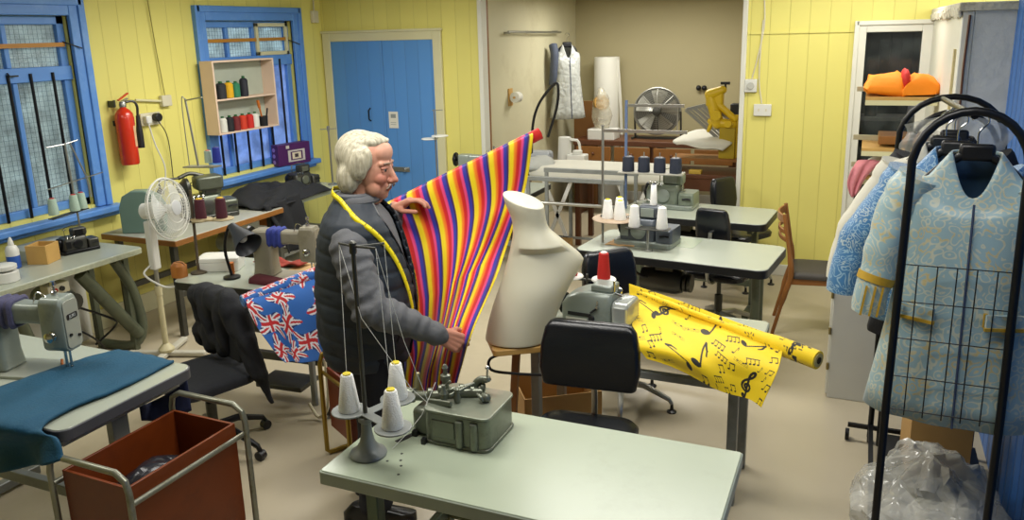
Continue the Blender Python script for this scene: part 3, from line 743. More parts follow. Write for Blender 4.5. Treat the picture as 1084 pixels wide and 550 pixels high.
th.tube([(-.075, .03, .735), (.02, -.01, .5), (.10, .14, .20), (.13, .2, .12)], .0011, 5).tube([(.10, -.02, .745), (.12, .08, .4), (.14, .18, .14)], .0011, 5)
obj(th, 'threads', WHT, st)['kind'] = 'stuff'

om = thing('linking_machine', 'old oily grey overlock machine with exposed mechanism on the foreground table', 'sewing machine', (-1.215, 2.335, .76))
obj(MB().prism(rrect(-.125, .125, -.115, .115, .03), .004, .118), 'housing', oldmetal, om, bevel=.004)
obj(MB().prism(rrect(-.13, .13, -.12, .12, .032), 0, .012), 'base_flange', oldmetal, om, bevel=.003)
obj(MB().prism(rrect(-.128, .13, -.119, .119, .03), .118, .128), 'lid', mk('old_green_lid', '#868c7c', .28, .45, var=.15, scale=10, stain='#a79a8c'), om, bevel=.003)
for x in (.02, .075): obj(MB().lathe([(.014, .01), (.016, .02), (.014, .105)], (x, -.117, 0), 14), 'corner_post', oldmetal, om)
obj(MB().box(-.09, .0, -.119, -.112, .03, .095), 'inspection_cover', oldmetal, om, bevel=.004)
rng = random.Random(3)
# mechanism on top and at the left
obj(MB().box(-.19, -.10, -.08, .06, .0, .10), 'left_casting', oldmetal, om, bevel=.014)
obj(MB().lathe([(.02, 0), (.024, .01), (.024, .03), (.012, .036), (.014, .05)], (-.21, -.03, .125), 18, (-1, 0, .15)).lathe([(.026, .0), (.026, .014)], (-.205, -.03, .125), 18, (-1, 0, 0)), 'hand_knob', oldmetal, om)
obj(MB().capsule((-.215, .0, .13), (-.21, .01, .19), .013, .009), 'knob_lever', mk('brassy', '#8b8462', .35, .6), om)
obj(MB().tube(curve([(-.2, -.03, .125), (-.12, -.02, .135), (-.04, .02, .14), (.03, .05, .14)], 14), .018, 12), 'main_shaft', oldmetal, om)
me_ = MB()
for i in range(6):
    x = -.15+i*.034; y = -.03+i*.017
    me_.lathe([(.012, 0), (.018, .004), (.018, .016), (.010, .02)], (x, y, .145+.01*(i % 2)), 14, (1, .5, 0))
obj(me_, 'cam_discs', oldmetal, om)['kind'] = 'stuff'
obj(MB().lathe([(.012, 0), (.012, .04), (.018, .042), (.018, .06), (.008, .064), (.008, .085), (.012, .088), (.006, .1)], (-.115, .045, .128), 14), 'tension_post', oldmetal, om)
obj(MB().lathe([(.012, 0), (.012, .03), (.016, .034), (.007, .05), (.007, .065)], (-.075, -.045, .128), 14), 'tension_post', oldmetal, om)
obj(MB().lathe([(.01, 0), (.014, .02), (.009, .03), (.009, .05), (.013, .052), (.004, .06)], (-.03, -.03, .128), 14), 'tension_post', oldmetal, om)
obj(MB().tube(curve([(-.01, .055, .128), (.0, .06, .165), (.02, .06, .185), (.045, .062, .188)], 12), [.015]*4+[.013]*9, 12).lathe([(.012, 0), (.016, .006), (.012, .016)], (.045, .062, .182), 14), 'swan_neck', oldmetal, om)
obj(MB().cyl((.045, .062, .19), (.047, .064, .225), .004, 8).ball((.047, .064, .232), .008, 12, 8), 'top_eyelet', chrome, om)
obj(MB().bar((-.09, -.02, .15), (.02, .07, .168), .014, .02).bar((-.05, -.05, .16), (.0, .03, .175), .01).bar((-.13, -.06, .13), (-.03, -.075, .142), .012, .02).bar((-.1, .0, .16), (-.06, -.02, .20), .01), 'linkages', oldmetal, om, bevel=.003)['kind'] = 'stuff'
obj(MB().lathe([(.014, 0), (.02, .01), (.014, .03), (.008, .034)], (.05, .02, .135), 14, (.7, -.5, .4)), 'side_dial', oldmetal, om)
obj(MB().tube(curve([(.03, .01, .15), (.05, -.01, .155), (.06, -.01, .138)], 8), .006, 8), 'oil_pipe', oldmetal, om)
obj(MB().box(-.185, -.165, -.095, -.075, .0, .02).box(-.125, -.11, -.135, -.115, 0, .02), 'feet', blackplastic, om)['kind'] = 'stuff'
obj(MB().tube([(-.105, -.045, .2), (-.13, -.11, .1), (-.16, -.16, .05), (-.2, -.2, .003)], .0011, 5), 'thread_end', WHT, om)
solo(MB().box(-1.52, -1.05, 2.12, 2.5, .001, .2).box(-1.47, -1.1, 2.17, 2.45, .2, .203), 'wooden_crate', plywood, 'pale wooden crate on the floor under the foreground table', 'crate', bevel=.006)

# ------------------------------------------------------------------ middle tables on the right
T2 = work_table('work_table', 'pale work table under the yellow music note cloth', -1.5, -.345, 3.36, 3.86, .76, formica2, formedge, greysteel, style='H', r=.03, inset=.1, rail=False)
obj(MB().box(-.47, .47, -.20, -.165, .57, .605), 'front_rail', greysteel, T2, bevel=.003)
obj(MB().tube(curve([(.42, .17, .7), (.43, .15, .4), (.45, .02, .2), (.45, -.05, .02)], 14), .022, 10), 'curved_brace', greysteel, T2)
motor(T2, -.28, .12, .58, greyenamel)
T3 = work_table('work_table', 'pale work table with black edge and two groups of white cones', -1.66, -.42, 4.76, 5.38, .76, formica2, blackedge, olivesteel, style='C', th=.055, r=.06, rz=rad(-6))
obj(MB().box(-.2, .08, .02, .26, .7595, .7615), 'inset_plate', formica, T3)
motor(T3, -.1, .02, .52, darksteel)
obj(MB().tube(curve([(-.35, .0, .7), (-.3, -.1, .62), (-.2, -.05, .55), (-.1, .1, .6)], 14), .01).tube(curve([(-.4, .1, .7), (-.42, .0, .5), (-.3, .0, .42)], 14), .008), 'wiring', blackplastic, T3)['kind'] = 'stuff'
obj(MB().box(-.25, .15, -.12, .1, .1, .12), 'pedal', darksteel, T3, bevel=.006)
T4 = work_table('work_table', 'pale black edged work table farthest back on the right', -1.72, -.575, 5.9, 6.48, .76, formica2, blackedge, olivesteel, style='T', th=.055, r=.07, rz=rad(-4))
motor(T4, -.1, .02, .52, darksteel)
T5 = work_table('work_table', 'pale black edged work table half hidden behind the rainbow cloth', -3.75, -2.66, 6.4, 7.0, .76, formica2, blackedge, greysteel, style='T', th=.05, r=.04)

# machines
overlock('large green grey overlock machine on the farthest right table', (-1.38, 6.3, .76), rad(-4), greenenamel, greyenamel, 1.05)
overlock('dark grey overlock machine among white cones on the middle right table', (-1.27, 5.12, .76), rad(-6), mk('slate_enamel', '#4d535a', .32, .2, var=.15), greyenamel, 1.0)
m2t = thing('overlock_machine', 'smooth grey overlock machine with red cones behind it on the music cloth table', 'sewing machine', (-1.13, 3.585, .76), rad(-4))
obj(MB().prism(rrect(-.165, .19, -.1, .1, .025), 0, .02), 'base', darksteel, m2t, bevel=.004)
obj(MB().loft([[(x, y, z) for x, y in rrect(-.16+k*1.5, .1, -.095+k*.35, .09-k*.2, .03)] for z, k in ((.02, 0), (.1, 0), (.135, .015), (.16, .05), (.168, .075))]), 'body_cover', greyenamel, m2t, bevel=.004)
obj(MB().loft([[(x, y, z) for x, y in rrect(.102, .185-k*.4, -.1+k, .09-k, .02)] for z, k in ((.02, 0), (.115, 0), (.13, .014), (.135, .03))]), 'cloth_plate', mk('pale_metal', '#b3b8b4', .22, .5), m2t, bevel=.003)
obj(MB().box(-.02, .09, -.05, .06, .165, .2), 'head', greyenamel, m2t, bevel=.01)
obj(MB().box(-.12, .0, -.099, -.094, .05, .068).bar((.0, -.1, .075), (.03, -.105, .1), .01), 'lever', blackplastic, m2t, bevel=.002)
obj(MB().box(-.13, -.02, -.099, -.0945, .024, .04), 'maker_plate', paper, m2t)
obj(MB().cyl((.005, -.094, .045), (.005, -.106, .045), .016, 14), 'knob', blackplastic, m2t, bevel=.003)
obj(MB().cyl((.035, -.094, .11), (.035, -.112, .11), .006, 10).bar((.035, -.1, .1), (.035, -.1, .14), .006), 'catch', chrome, m2t)
obj(MB().cyl((.09, -.02, .16), (.09, -.02, .225), .006, 10).lathe([(.01, .0), (.012, .02), (.008, .03)], (.11, .01, .15), 12).bar((.08, -.03, .17), (.14, -.04, .16), .008), 'needle_assembly', chrome, m2t)
obj(MB().lathe([(.02, 0), (.05, .004), (.055, .02), (.04, .03)], (-.165, .0, .075), 20, (-1, 0, 0)), 'hand_wheel', blackmetal, m2t)
obj(MB().lathe([(.02, 0), (.03, .004), (.03, .03), (.02, .034)], (-.195, .02, .13), 16, (-1, 0, .2)), 'belt_guard', whiteplastic, m2t)
# red cone stand
rs = thing('thread_stand', 'thread stand with two white discs behind the smooth grey overlock machine', 'thread stand', (-1.2, 3.76, .72))
for x in (-.13, .045): obj(MB().lathe([(.06, .195), (.064, .2), (.06, .206)], (x, 0, 0), 28), 'cone_disc', whiteplastic, rs)
obj(MB().cyl((-.045, .0, 0.03), (-.045, .0, .22), .006, 10).bar((-.13, 0, .19), (.06, 0, .19), .016, .01), 'pole', darksteel, rs)
redth = thr('#c01a12')
cone('larger looking red thread cone on the right white disc behind the grey machine', (-1.155, 3.76, .927), redth, .034, .14, tip='#e0ded6', taper=.72, group='red cones')
cone('red thread cone partly hidden behind the mannequin shoulder', (-1.33, 3.76, .927), redth, .034, .11, tip='#e0ded6', taper=.72, group='red cones')

# T3 stands and cones
s3 = thing('thread_stand', 'tall thread stand with top bar at the left end of the middle right table', 'thread stand', (-1.56, 5.05, .76))
obj(MB().cyl((0, 0, 0), (0, 0, .79), .009, 12), 'pole', steel, s3)
obj(MB().bar((0, 0, .755), (.55, 0, .755), .014, .02), 'top_bar', steel, s3)
obj(MB().lathe([(.15, .168), (.155, .172), (.15, .178)], (.09, .0, 0), 30), 'cone_plate', mk('peach_plate', '#a8937c', .5), s3)
obj(MB().bar((0, 0, .16), (.15, 0, .16), .02, .014).lathe([(.016, .14), (.016, .19)], n=14), 'clamp', darksteel, s3)
for x, y, lb in ((.045, -.03, 'leftmost white cone of three on the round plate of the middle right table'), (.135, -.05, 'rightmost white cone of three on the round plate of the middle right table'), (.1, .06, 'rear white cone of three on the round plate of the middle right table')):
    cone(lb, (-1.56+x, 5.05+y, .939), WHT, .04, .13, group='white cones on the round plate', taper=.62)
s3b = thing('thread_stand', 'short stand with two white cones in front of the dark overlock machine', 'thread stand', (-1.22, 4.93, .76))
obj(MB().cyl((0, 0, .0), (0, 0, .15), .008, 12).lathe([(.03, 0), (.03, .008), (.012, .014)], n=16), 'pole', steel, s3b)
obj(MB().bar((-.14, 0, .15), (.14, 0, .15), .09, .008), 'cone_plate', darksteel, s3b, bevel=.003)
cone('left white cone of the pair in front of the dark overlock machine', (-1.31, 4.93, .915), WHT, .038, .145, tip='#dddbd0', taper=.7, group='white cone pair')
cone('right white cone of the pair in front of the dark overlock machine', (-1.13, 4.93, .915), WHT, .038, .145, tip='#dddbd0', taper=.7, group='white cone pair')
cone('slim white cone standing on top of the dark overlock machine', (-1.23, 5.11, 1.027), WHT, .024, .14, tip='#33405c', taper=.75)
solo(MB().grid(lambda u, v: V((-1.53+.2*u+.03*v, 4.99+.16*v, .764+.012*fbm((u*3, v*3, 1), 1.5))), 10, 8), 'leather_scrap', mk('tan_leather', '#c39a68', .6), 'tan scrap of leather on the middle right table beside the dark machine', 'scrap', solid=.003)
# T4 stand
s4 = thing('thread_stand', 'blue posted thread stand with dark blue cones on the farthest right table', 'thread stand', (-1.7, 6.12, .76))
obj(MB().box(-.010, .010, -.010, .010, 0, .86), 'post', mk('blue_post', '#5d7093', .5, stain='#8a8f90'), s4, bevel=.002)
obj(MB().bar((0, 0, .82), (.45, 0, .82), .016, .022).bar((.4, 0, .60), (.4, 0, .82), .008), 'top_bar', steel, s4)
obj(MB().bar((-.05, 0, .30), (.46, 0, .30), .14, .012), 'cone_plate', mk('pale_plate', '#b5b3a8', .4, .4), s4, bevel=.003)
for i in range(4): obj(MB().cyl((.02+.125*i, .0, .30), (.02+.125*i, 0, .46), .005, 8), 'spindle', steel, s4)
navy = thr('#252c3d')
for i, w in enumerate(('first', 'second', 'third', 'fourth')):
    t = cone(w+' dark blue thread cone from the blue post on the far stand', (-1.68+.125*i, 6.12, 1.066), navy, .048, .12, tip='#8a8c92', taper=.92, group='dark blue cones')
# frame of square steel tube
sf = thing('steel_trestle', 'grey square tube steel frame standing before the covered ironing table', 'trestle', (-2.11, 6.05, 0))
for sx in (-.4, .4):
    for sy in (0, .42): obj(MB().box(sx-.014, sx+.014, sy-.014, sy+.014, 0, .985), 'leg', greysteel, sf, bevel=.002)
obj(MB().box(-.42, .42, -.016, .016, .965, 1.0), 'top_bar', greysteel, sf, bevel=.002)
obj(MB().box(-.42, .42, .404, .436, .965, 1.0), 'top_bar', greysteel, sf, bevel=.002)
obj(MB().cyl((-.4, 0, .78), (.4, 0, .78), .014, 12), 'lower_bar', steel, sf)
for sx in (-.4, .4): obj(MB().box(sx-.012, sx+.012, 0, .42, .3, .325), 'side_bar', greysteel, sf)
# ------------------------------------------------------------------ chairs
def vinyl_chair(name, label, loc, rz, m, seat_z=.45, bw=.45, bh=.29, bz=.75, base='star', sm=None, group=None, lean=.12):
    """task chair; the sitter faces local -y"""
    t = thing(name, label, 'chair', loc, rz, group)
    def back(u, v):
        pass
    rings = []
    for k, (dz, w, th) in enumerate(((-.5, .40, .018), (-.47, .45, .030), (-.2, .485, .036), (.15, .475, .036), (.40, .44, .032), (.48, .40, .024), (.5, .36, .012))):
        z = bz+dz*bh; ring = []
        for px_, py_ in rrect(-w*bw/.97, w*bw/.97, -th, th, min(.028, th*.9)):
            yy = py_ + .16 - .9*(px_**2)*.55 + lean*(z-bz)
            ring.append((px_, yy, z + .018*(1-(px_/(bw*.5))**2)*(1 if dz > 0 else 0)))
        rings.append(ring)
    obj(MB().loft(rings), 'backrest', m, t, bevel=.006, ang=50)
    st_ = []
    for z, k in ((-.02, .02), (-.012, .004), (.02, 0), (.038, .012), (.045, .05)):
        st_.append([(x, y, seat_z+z) for x, y in rrect(-.225+k, .225-k, -.24+k, .2-k, .09, 6)])
    obj(MB().loft(st_), 'seat', sm or m, t, ang=50)
    obj(MB().tube(curve([(0, .02, seat_z-.03), (0, .17, seat_z-.035), (0, .235, seat_z+.05), (0, .20, bz-.02)], 14), .02, 8, flat=.5), 'back_post', steel, t)
    obj(MB().lathe([(.028, .12), (.028, .28), (.016, .285), (.016, seat_z-.02)], n=16).box(-.09, .09, -.09, .09, seat_z-.035, seat_z-.02), 'gas_column', darksteel, t)
    for i in range(5):
        a = 2*PI*i/5+.35
        d = V((math.cos(a), math.sin(a), 0))
        lg = obj(MB().tube([d*.02+V((0, 0, .14)), d*.14+V((0, 0, .135)), d*.29+V((0, 0, .075)), d*.305+V((0, 0, .05))], [.022, .02, .015, .012], 8), 'leg', steel if base == 'star' else blackmetal, t)
        if base == 'star': obj(MB().lathe([(.028, 0), (.028, .008), (.012, .016), (.008, .05)], d*.305, 14), 'glide', blackplastic, lg)
        else: obj(MB().cyl(d*.305+V((-d.y, d.x, 0))*.02+V((0, 0, .026)), d*.305-V((-d.y, d.x, 0))*.02+V((0, 0, .026)), .026, 14), 'caster', blackplastic, lg)
    return t
CC = vinyl_chair('task_chair', 'black vinyl task chair with chrome star base behind the foreground table', (-1.015, 3.0, 0), rad(5), vinyl, bz=.765, bh=.285, bw=.45, seat_z=.43)
for o in CC.children:
    if o.name.startswith('leg'): pass
vinyl_chair('task_chair', 'black vinyl task chair between the two pale tables on the right', (-.87, 5.64, 0), rad(168), vinyl, bz=.8, bh=.27, bw=.25, seat_z=.45, lean=.2)
vinyl_chair('task_chair', 'black task chair at the far edge of the farthest right table', (-.93, 6.85, 0), rad(60), vinyl, bz=.76, bh=.26, bw=.3, seat_z=.44)
vinyl_chair('task_chair', 'black task chair peeking out behind the mannequin shoulder and red cone', (-1.20, 4.27, 0), rad(48), vinyl, bz=.76, bh=.26, bw=.36, seat_z=.44)
CA = vinyl_chair('task_chair', 'charcoal fabric task chair with a black jacket over its back', (-3.09, 2.96, 0), rad(-20), blackcloth, bz=.66, bh=.3, bw=.4, seat_z=.42, base='caster', sm=darkfab)

# wooden chair
wc = thing('wooden_chair', 'teak wooden chair with curved back and dark seat by the right wall', 'chair', (-.24, 5.93, 0), rad(4))
for sy in (-.2, .2):
    obj(MB().tube(curve([(-.27, sy, 0), (-.20, sy, .30), (-.165, sy, .45), (-.185, sy, .62), (-.23, sy*.95, .88)], 18), [.013]*4+[.02]*9+[.014]*6, 10), 'leg', teak, wc)
    obj(MB().tube([(.19, sy*.95, 0), (.17, sy*.95, .25), (.16, sy*.95, .43)], [.012, .018, .02], 10), 'leg', teak, wc)
    obj(MB().bar((-.17, sy*.95, .40), (.17, sy*.95, .41), .022, .045), 'side_rail', teak, wc, bevel=.004)
obj(MB().bar((.165, -.19, .40), (.165, .19, .40), .022, .045).bar((-.165, -.19, .40), (-.165, .19, .40), .022, .045), 'seat_rails', teak, wc, bevel=.004)['kind'] = 'stuff'
obj(MB().loft([[(x, y, z) for x, y in rrect(-.17+k, .2-k, -.21+k, .21-k, .05)] for z, k in ((.425, .0), (.445, 0), (.462, .012), (.468, .05))]), 'seat', mk('dark_seat', '#3a352f', .6, bump=.1), wc, ang=50)
for z, h in ((.845, .055), (.755, .03), (.70, .03)):
    pts = [(-.225+.0+(-.05)*(1-(y/.2)**2)+.1*(.88-z), y, z) for y in [-.2+.04*i for i in range(11)]]
    mb = MB(); rings = []
    for p in pts: rings.append([(p[0]+a, p[1], p[2]+b) for a, b in ((-.008, -h/2), (.008, -h/2), (.008, h/2), (-.008, h/2))])
    obj(MB().loft(rings), 'back_slat', teak, wc, bevel=.004)

# second trolley, gold framed
gm = mk('gold_tube', '#9c8338', .3, .7, var=.15)
rb = mk('red_brown_panel', '#6e2d16', .42, var=.15)
gc = thing('bin_trolley', 'small red brown bin trolley with gold tube frame half hidden behind the man', 'trolley', (-2.27, 3.195, 0), rad(60))
for nm, a in (('long_panel', (.128, .14, -.13, .13)), ('long_panel', (-.14, -.128, -.13, .13)), ('end_panel', (-.128, .128, -.13, -.118)), ('end_panel', (-.128, .128, .118, .13))):
    obj(MB().box(*a, .17, .5), nm, rb, gc, bevel=.002)
obj(MB().box(-.128, .128, -.118, .118, .17, .182), 'bottom_panel', rb, gc)
for sy in (-.15, .15):
    obj(MB().tube([(-.165, sy, .03), (-.165, sy, .52), (-.15, sy, .565), (-.11, sy, .585), (.11, sy, .585), (.15, sy, .565), (.165, sy, .52), (.165, sy, .03), (.15, sy, .0135), (-.15, sy, .0135)], .0125, 12, closed=True), 'end_frame', gm, gc)
for sx in (-.153, .153): obj(MB().tube([(sx, -.15, .47), (sx, .15, .47)], .010, 10), 'side_rail', gm, gc)

# ------------------------------------------------------------------ bin cart
rust = mk('orange_brown_panel', '#73330f', .38, var=.18, scale=5, stain='#5a260e')
tubeM = mk('worn_tube', '#8e8f80', .36, .6, var=.25, scale=18, stain='#6c6548')
ct = thing('bin_trolley', 'orange brown box trolley with worn steel tube frame in the front left corner', 'trolley', (-2.46, 2.04, 0), rad(-1))
x0, x1, y0, y1, zb, zt = -.17, .17, -.265, .265, .17, .62
for nm, a in (('long_panel', (x1-.012, x1, y0, y1)), ('long_panel', (x0, x0+.012, y0, y1)), ('end_panel', (x0+.012, x1-.012, y0, y0+.012)), ('end_panel', (x0+.012, x1-.012, y1-.012, y1))):
    obj(MB().box(a[0], a[1], a[2], a[3], zb, zt), nm, rust, ct, bevel=.002)
obj(MB().box(x0+.012, x1-.012, y0+.012, y1-.012, zb, zb+.012), 'bottom_panel', rust, ct)
for sy in (y0-.022, y1+.022):
    pts = [(x0-.035, sy, .04), (x0-.035, sy, .62), (x0-.035+.012, sy, .665), (x0+.02, sy, .69), (x1-.02, sy, .69), (x1+.035-.012, sy, .665), (x1+.035, sy, .62), (x1+.035, sy, .04)]
    h = obj(MB().tube(pts, .0125, 12), 'end_frame', tubeM, ct)
    for sx in (x0-.035, x1+.035): obj(MB().lathe([(.018, 0), (.018, .04), (.012, .045)], (sx, sy, 0), 12), 'foot_cap', blackplastic, h)
for sx in (x0-.018, x1+.018):
    obj(MB().tube([(sx+.01*(1 if sx > 0 else -1), y0-.022, .57), (sx+.01*(1 if sx > 0 else -1), y1+.022, .57)], .011, 10), 'side_rail', tubeM, ct)
rb_ = MB().ball((-2.46, 2.02, .40), (.13, .22, .15), 26, 16)
def lump(mb, amp, s, seed):
    mb.v = [p + V((fbm(p+V((seed, 0, 0)), s), fbm(p+V((0, seed, 0)), s), fbm(p+V((0, 0, seed)), s)))*amp for p in mb.v]
    return mb
solo(lump(rb_, .05, 8, 3), 'bin_liner', clear('dark_bag', '#2b2c33', .9, .25, bump=.5), 'dark plastic bag of scraps inside the orange brown trolley', 'bag', ang=80)

# ------------------------------------------------------------------ left side tables
tealM = mk('teal_cloth', '#0f4a66', .8, var=.15, scale=7, bump=.25, bscale=120)
L1b = work_table('work_table', 'pale sewing table with dark edge under the teal cloth on the left', -3.9, -2.635, 1.8, 2.46, .76, formica2, mk('dark_grey_edge', '#4b4c50', .4), greysteel, style='T', th=.05, r=.05)
obj(MB().box(.1, .56, -.28, .3, .66, .708), 'drawer', mk('pale_drawer', '#aeb1a6', .5), L1b, bevel=.004)
navyM = mk('navy_cloth', '#141d3d', .9, bump=.2)
solo(sheet([[at(148, 430, Y=2.3), at(160, 425, Y=2.38), at(180, 415, Y=2.42), at(198, 402, Y=2.46)], [at(150, 445, Y=2.3), at(170, 445, Y=2.38), at(190, 440, Y=2.42), at(203, 434, Y=2.46)]], 12, 6)[0], 'apron', navyM, 'navy cloth hanging at the far right corner of the teal cloth table', 'cloth', solid=.006)
sewing_machine('grey lockstitch machine with cloth wrapped arm on the teal cloth table', (-3.42, 2.13, .76), rad(14), greyenamel, mk('pale_enamel', '#9da195', .32, .2), wrap=mk('speckled_wrap', '#4a4a66', .9, var=.5, scale=60), badge='JUKI').scale = (1.12, 1.12, 1.12)
solo(MB().prism([(0, 0), (.05, .012), (.055, .03), (.0, .012)], 0, .003, Matrix.Translation((-3.12, 2.2, .763))).tube([(-3.13, 2.21, .764), (-3.19, 2.24, .775), (-3.20, 2.25, .79)], .006), 'thread_snips', mk('orange_grip', '#c06a20', .5), 'small orange handled snips under the head of the grey machine', 'scissors')
def tz(u, v): return .012*fbm((u*5, v*7, 3), 1)+.010*math.sin(v*9+u*5)*(.3+u*.2)
tb, uv = sheet([
    [at(122, 371, Z=.775), at(150, 375, Z=.778), at(184, 381, Z=.775)],
    [at(60, 390, Z=.775), at(95, 397, Z=.785), at(130, 410, Z=.772)],
    [at(5, 408, Z=.775), at(45, 425, Z=.785), at(75, 433, Z=.772)],
    [at(-60, 428, Z=.775), at(0, 452, Z=.785), at(44, 452, Z=.775)],
    [at(-80, 470, Y=1.775), at(0, 470, Y=1.77), at(60, 465, Y=1.765)],
    [at(-80, 500, Y=1.76), at(10, 496, Y=1.75), at(66, 488, Y=1.745)]], 36, 50, lambda u, v: V((0, 0, tz(u, v))) + V((0, -.02*math.sin(u*16)*max(0, v-.7)/.3, 0)))
solo(tb, 'teal_cloth', tealM, 'teal cloth spread across the left sewing table and hanging over its edge', 'cloth', solid=.012, ang=80)

# L1 wall table under the left window
L1 = work_table('work_table', 'pale work table under the left window with olive tube legs', -5.2, -4.56, 2.45, 3.95, .76, formica2, mk('chipped_edge', '#a3a78f', .5, var=.3, scale=40), olivesteel, style='H', th=.04, r=.05, rail=False, inset=.14)
for y in (.62, -.2):
    obj(MB().tube(curve([(.22, y-.05, .70), (.2, y+.08, .45), (.2, y+.12, .15), (.15, y+.05, .035), (-.1, y+.0, .035)], 20), .035, 10), 'curved_leg', olivesteel, L1)
obj(MB().tube([(.22, .3, .68), (.24, .48, .40), (.2, .7, .12)], .045, 10), 'brace', olivesteel, L1)
o = motor(L1, .02, .25, .5, greyenamel)
obj(MB().box(.16, .24, .05, .2, .60, .67), 'switch_box', creamplastic, L1, bevel=.006)
obj(MB().cyl((.24, .09, .635), (.255, .09, .635), .016, 12), 'stop_button', mk('red_button', '#b3201a', .4), L1)
obj(MB().cyl((.24, .14, .635), (.255, .14, .635), .016, 12), 'start_button', blackplastic, L1)
obj(MB().box(-.3, -.28, -.3, .7, .02, .68), 'back_board', whiteP, L1)
obj(MB().tube(curve([(.1, .3, .45), (.2, .5, .3), (.1, .6, .2), (.0, .5, .08)], 16), .008).tube(curve([(.1, .1, .45), (.22, .3, .25), (.15, .45, .1)], 16), .007), 'wiring', blackplastic, L1)['kind'] = 'stuff'
overlock('small dark overlock machine on the table under the left window', (-4.93, 3.72, .76), rad(75), darksteel, blackmetal, .62)
bx = thing('wooden_box', 'open square wooden box on the table under the left window', 'box', (-4.9, 3.44, .76), rad(20))
for nm, a in (('side', (-.07, .07, -.07, -.06)), ('side', (-.07, .07, .06, .07)), ('side', (-.07, -.06, -.06, .06)), ('side', (.06, .07, -.06, .06))):
    obj(MB().box(*a, 0, .125), nm, plywood, bx, bevel=.002)
obj(MB().box(-.06, .06, -.06, .06, 0, .008), 'bottom', plywood, bx)
bt = thing('bottle', 'white and blue squeeze bottle beside the wooden box', 'bottle', (-4.95, 3.27, .76))
obj(MB().lathe([(.036, 0), (.04, .005), (.04, .085)], n=20), 'label_band', mk('blue_label', '#2a56a8', .4, var=.2, scale=30), bt)
obj(MB().lathe([(.04, .085), (.04, .12), (.03, .145), (.014, .155)], n=20), 'bottle_body', whiteplastic, bt)
obj(MB().lathe([(.018, .153), (.016, .175), (.005, .205)], n=14), 'cap', whiteplastic, bt)
solo(MB().lathe([(.07, 0), (.075, .004), (.075, .06), (.07, .064), (.035, .064), (.035, .07), (.065, .075), (.07, .08), (.07, .1), (.06, .105)], (-4.72, 3.05, .76), 28), 'tub', whiteplastic, 'white round plastic tub at the front of the left window table', 'tub')
cu = thing('beaker', 'black beaker with white bands at the left edge by the window', 'cup', (-4.98, 3.1, .76))
obj(MB().lathe([(.045, 0), (.05, .15), (.046, .15), (.042, .01)], n=22), 'body', blackplastic, cu)
for z in (.05, .11): obj(MB().lathe([(.0475+z*.033, z), (.0480+z*.033, z+.012)], n=22), 'band', whiteplastic, cu)
solo(MB().loft([[(x, y, z) for x, y in rrect(-5.17+k, -4.98-k, 3.4+k, 3.75-k, .04)] for z, k in ((.76, 0), (.83, 0), (.85, .02), (.855, .05))]), 'machine_cover', mk('milky_grey', '#a5aba4', .35), 'milky grey cover behind the wooden box near the window sill', 'cover')
s1 = thing('thread_stand', 'wire thread stand with three pale green cones before the left window', 'thread stand', (-4.95, 3.78, .76))
obj(MB().cyl((0, 0, 0), (0, -.02, .74), .007, 10), 'pole', steel, s1)
obj(MB().bar((0, -.21, .255), (0, .07, .275), .05, .006), 'cone_plate', darksteel, s1)
obj(MB().bar((0, -.2, .455), (.0, .24, .50), .010, .006), 'middle_arm', steel, s1)
obj(MB().tube([(0, -.16, .73), (0, -.02, .735), (0, .08, .75)], .005).tube([(.0, .02, .735), (.02, .09, .5), (0.03, .1, .35)], .006), 'top_arm', steel, s1)
gth = thr('#a9c0b0')
for y, w in ((3.60, 'leftmost'), (3.745, 'middle'), (3.82, 'rightmost')):
    cone('%s pale green thread cone on the stand before the left window' % w, (-4.95+(.02 if w == 'middle' else 0), y, 1.04), gth, .034, .115, tip='#b23a34', taper=.72, group='pale green cones')

# L2 old brown edged table and next pale table along the left wall
L2 = work_table('work_table', 'old table with brown wooden edge and dark iron legs along the left wall', -5.22, -4.47, 4.14, 5.34, .76, mk('worn_grey_top', '#a8a99d', .35, var=.15, scale=8, stain='#8e8c7d'), woodbrown, darksteel, style='H', th=.045, r=.01, inset=.1)
L2b = work_table('work_table', 'pale narrow table along the left wall under the black clothes', -5.2, -4.56, 5.38, 6.45, .76, formica2, formedge, greysteel, style='H', th=.04, r=.02, inset=.08)
obj(MB().box(-.30, -.28, -.5, .5, .05, .7), 'white_back', whiteP, L2b)
obj(MB().box(.06, .3, -.5, -.34, .56, .71), 'drawer_box', mk('orange_drawer', '#a8652a', .5), L2b, bevel=.004)
o = motor(L2, .1, .3, .5, greyenamel)
gcv = MB().prism([(-.16, 0), (.16, 0), (.16, .2), (.12, .28), (.04, .32), (-.06, .32), (-.13, .28), (-.16, .2)], -.05, .05, Matrix.Translation((-4.92, 4.30, .76)) @ Matrix.Rotation(rad(25), 4, 'Z') @ Matrix.Rotation(PI/2, 4, 'X'))
solo(gcv, 'belt_cover', mk('sage_cover', '#6f8a80', .4, var=.1), 'sage green curved metal cover standing on the old brown edged table', 'cover', bevel=.008)
ob = overlock('old olive grey machine with heavy pulley on the brown edged table', (-4.83, 4.86, .76), rad(62), mk('olive_machine', '#5c6153', .35, .4, var=.2, scale=12, stain='#44463a'), darksteel, 1.05)
obj(MB().lathe([(.03, 0), (.075, .006), (.08, .03), (.055, .05), (.03, .09)], (-.12, .06, .25), 22, (-1, 0, 0)), 'pulley', darksteel, ob)
obj(MB().tube(curve([(-.2, .02, .34), (-.1, .06, .36), (.0, .05, .33), (.07, .02, .30)], 12), .016).tube([(-.2, .02, .34), (-.36, -.02, .35), (-.36, -.02, .28)], .009).ball((-.36, -.02, .26), .024), 'upper_works', darksteel, ob)['kind'] = 'stuff'
obj(MB().box(-.09, .12, -.08, .08, .23, .34), 'upper_casting', mk('olive_machine', '#5c6153'), ob, bevel=.02)
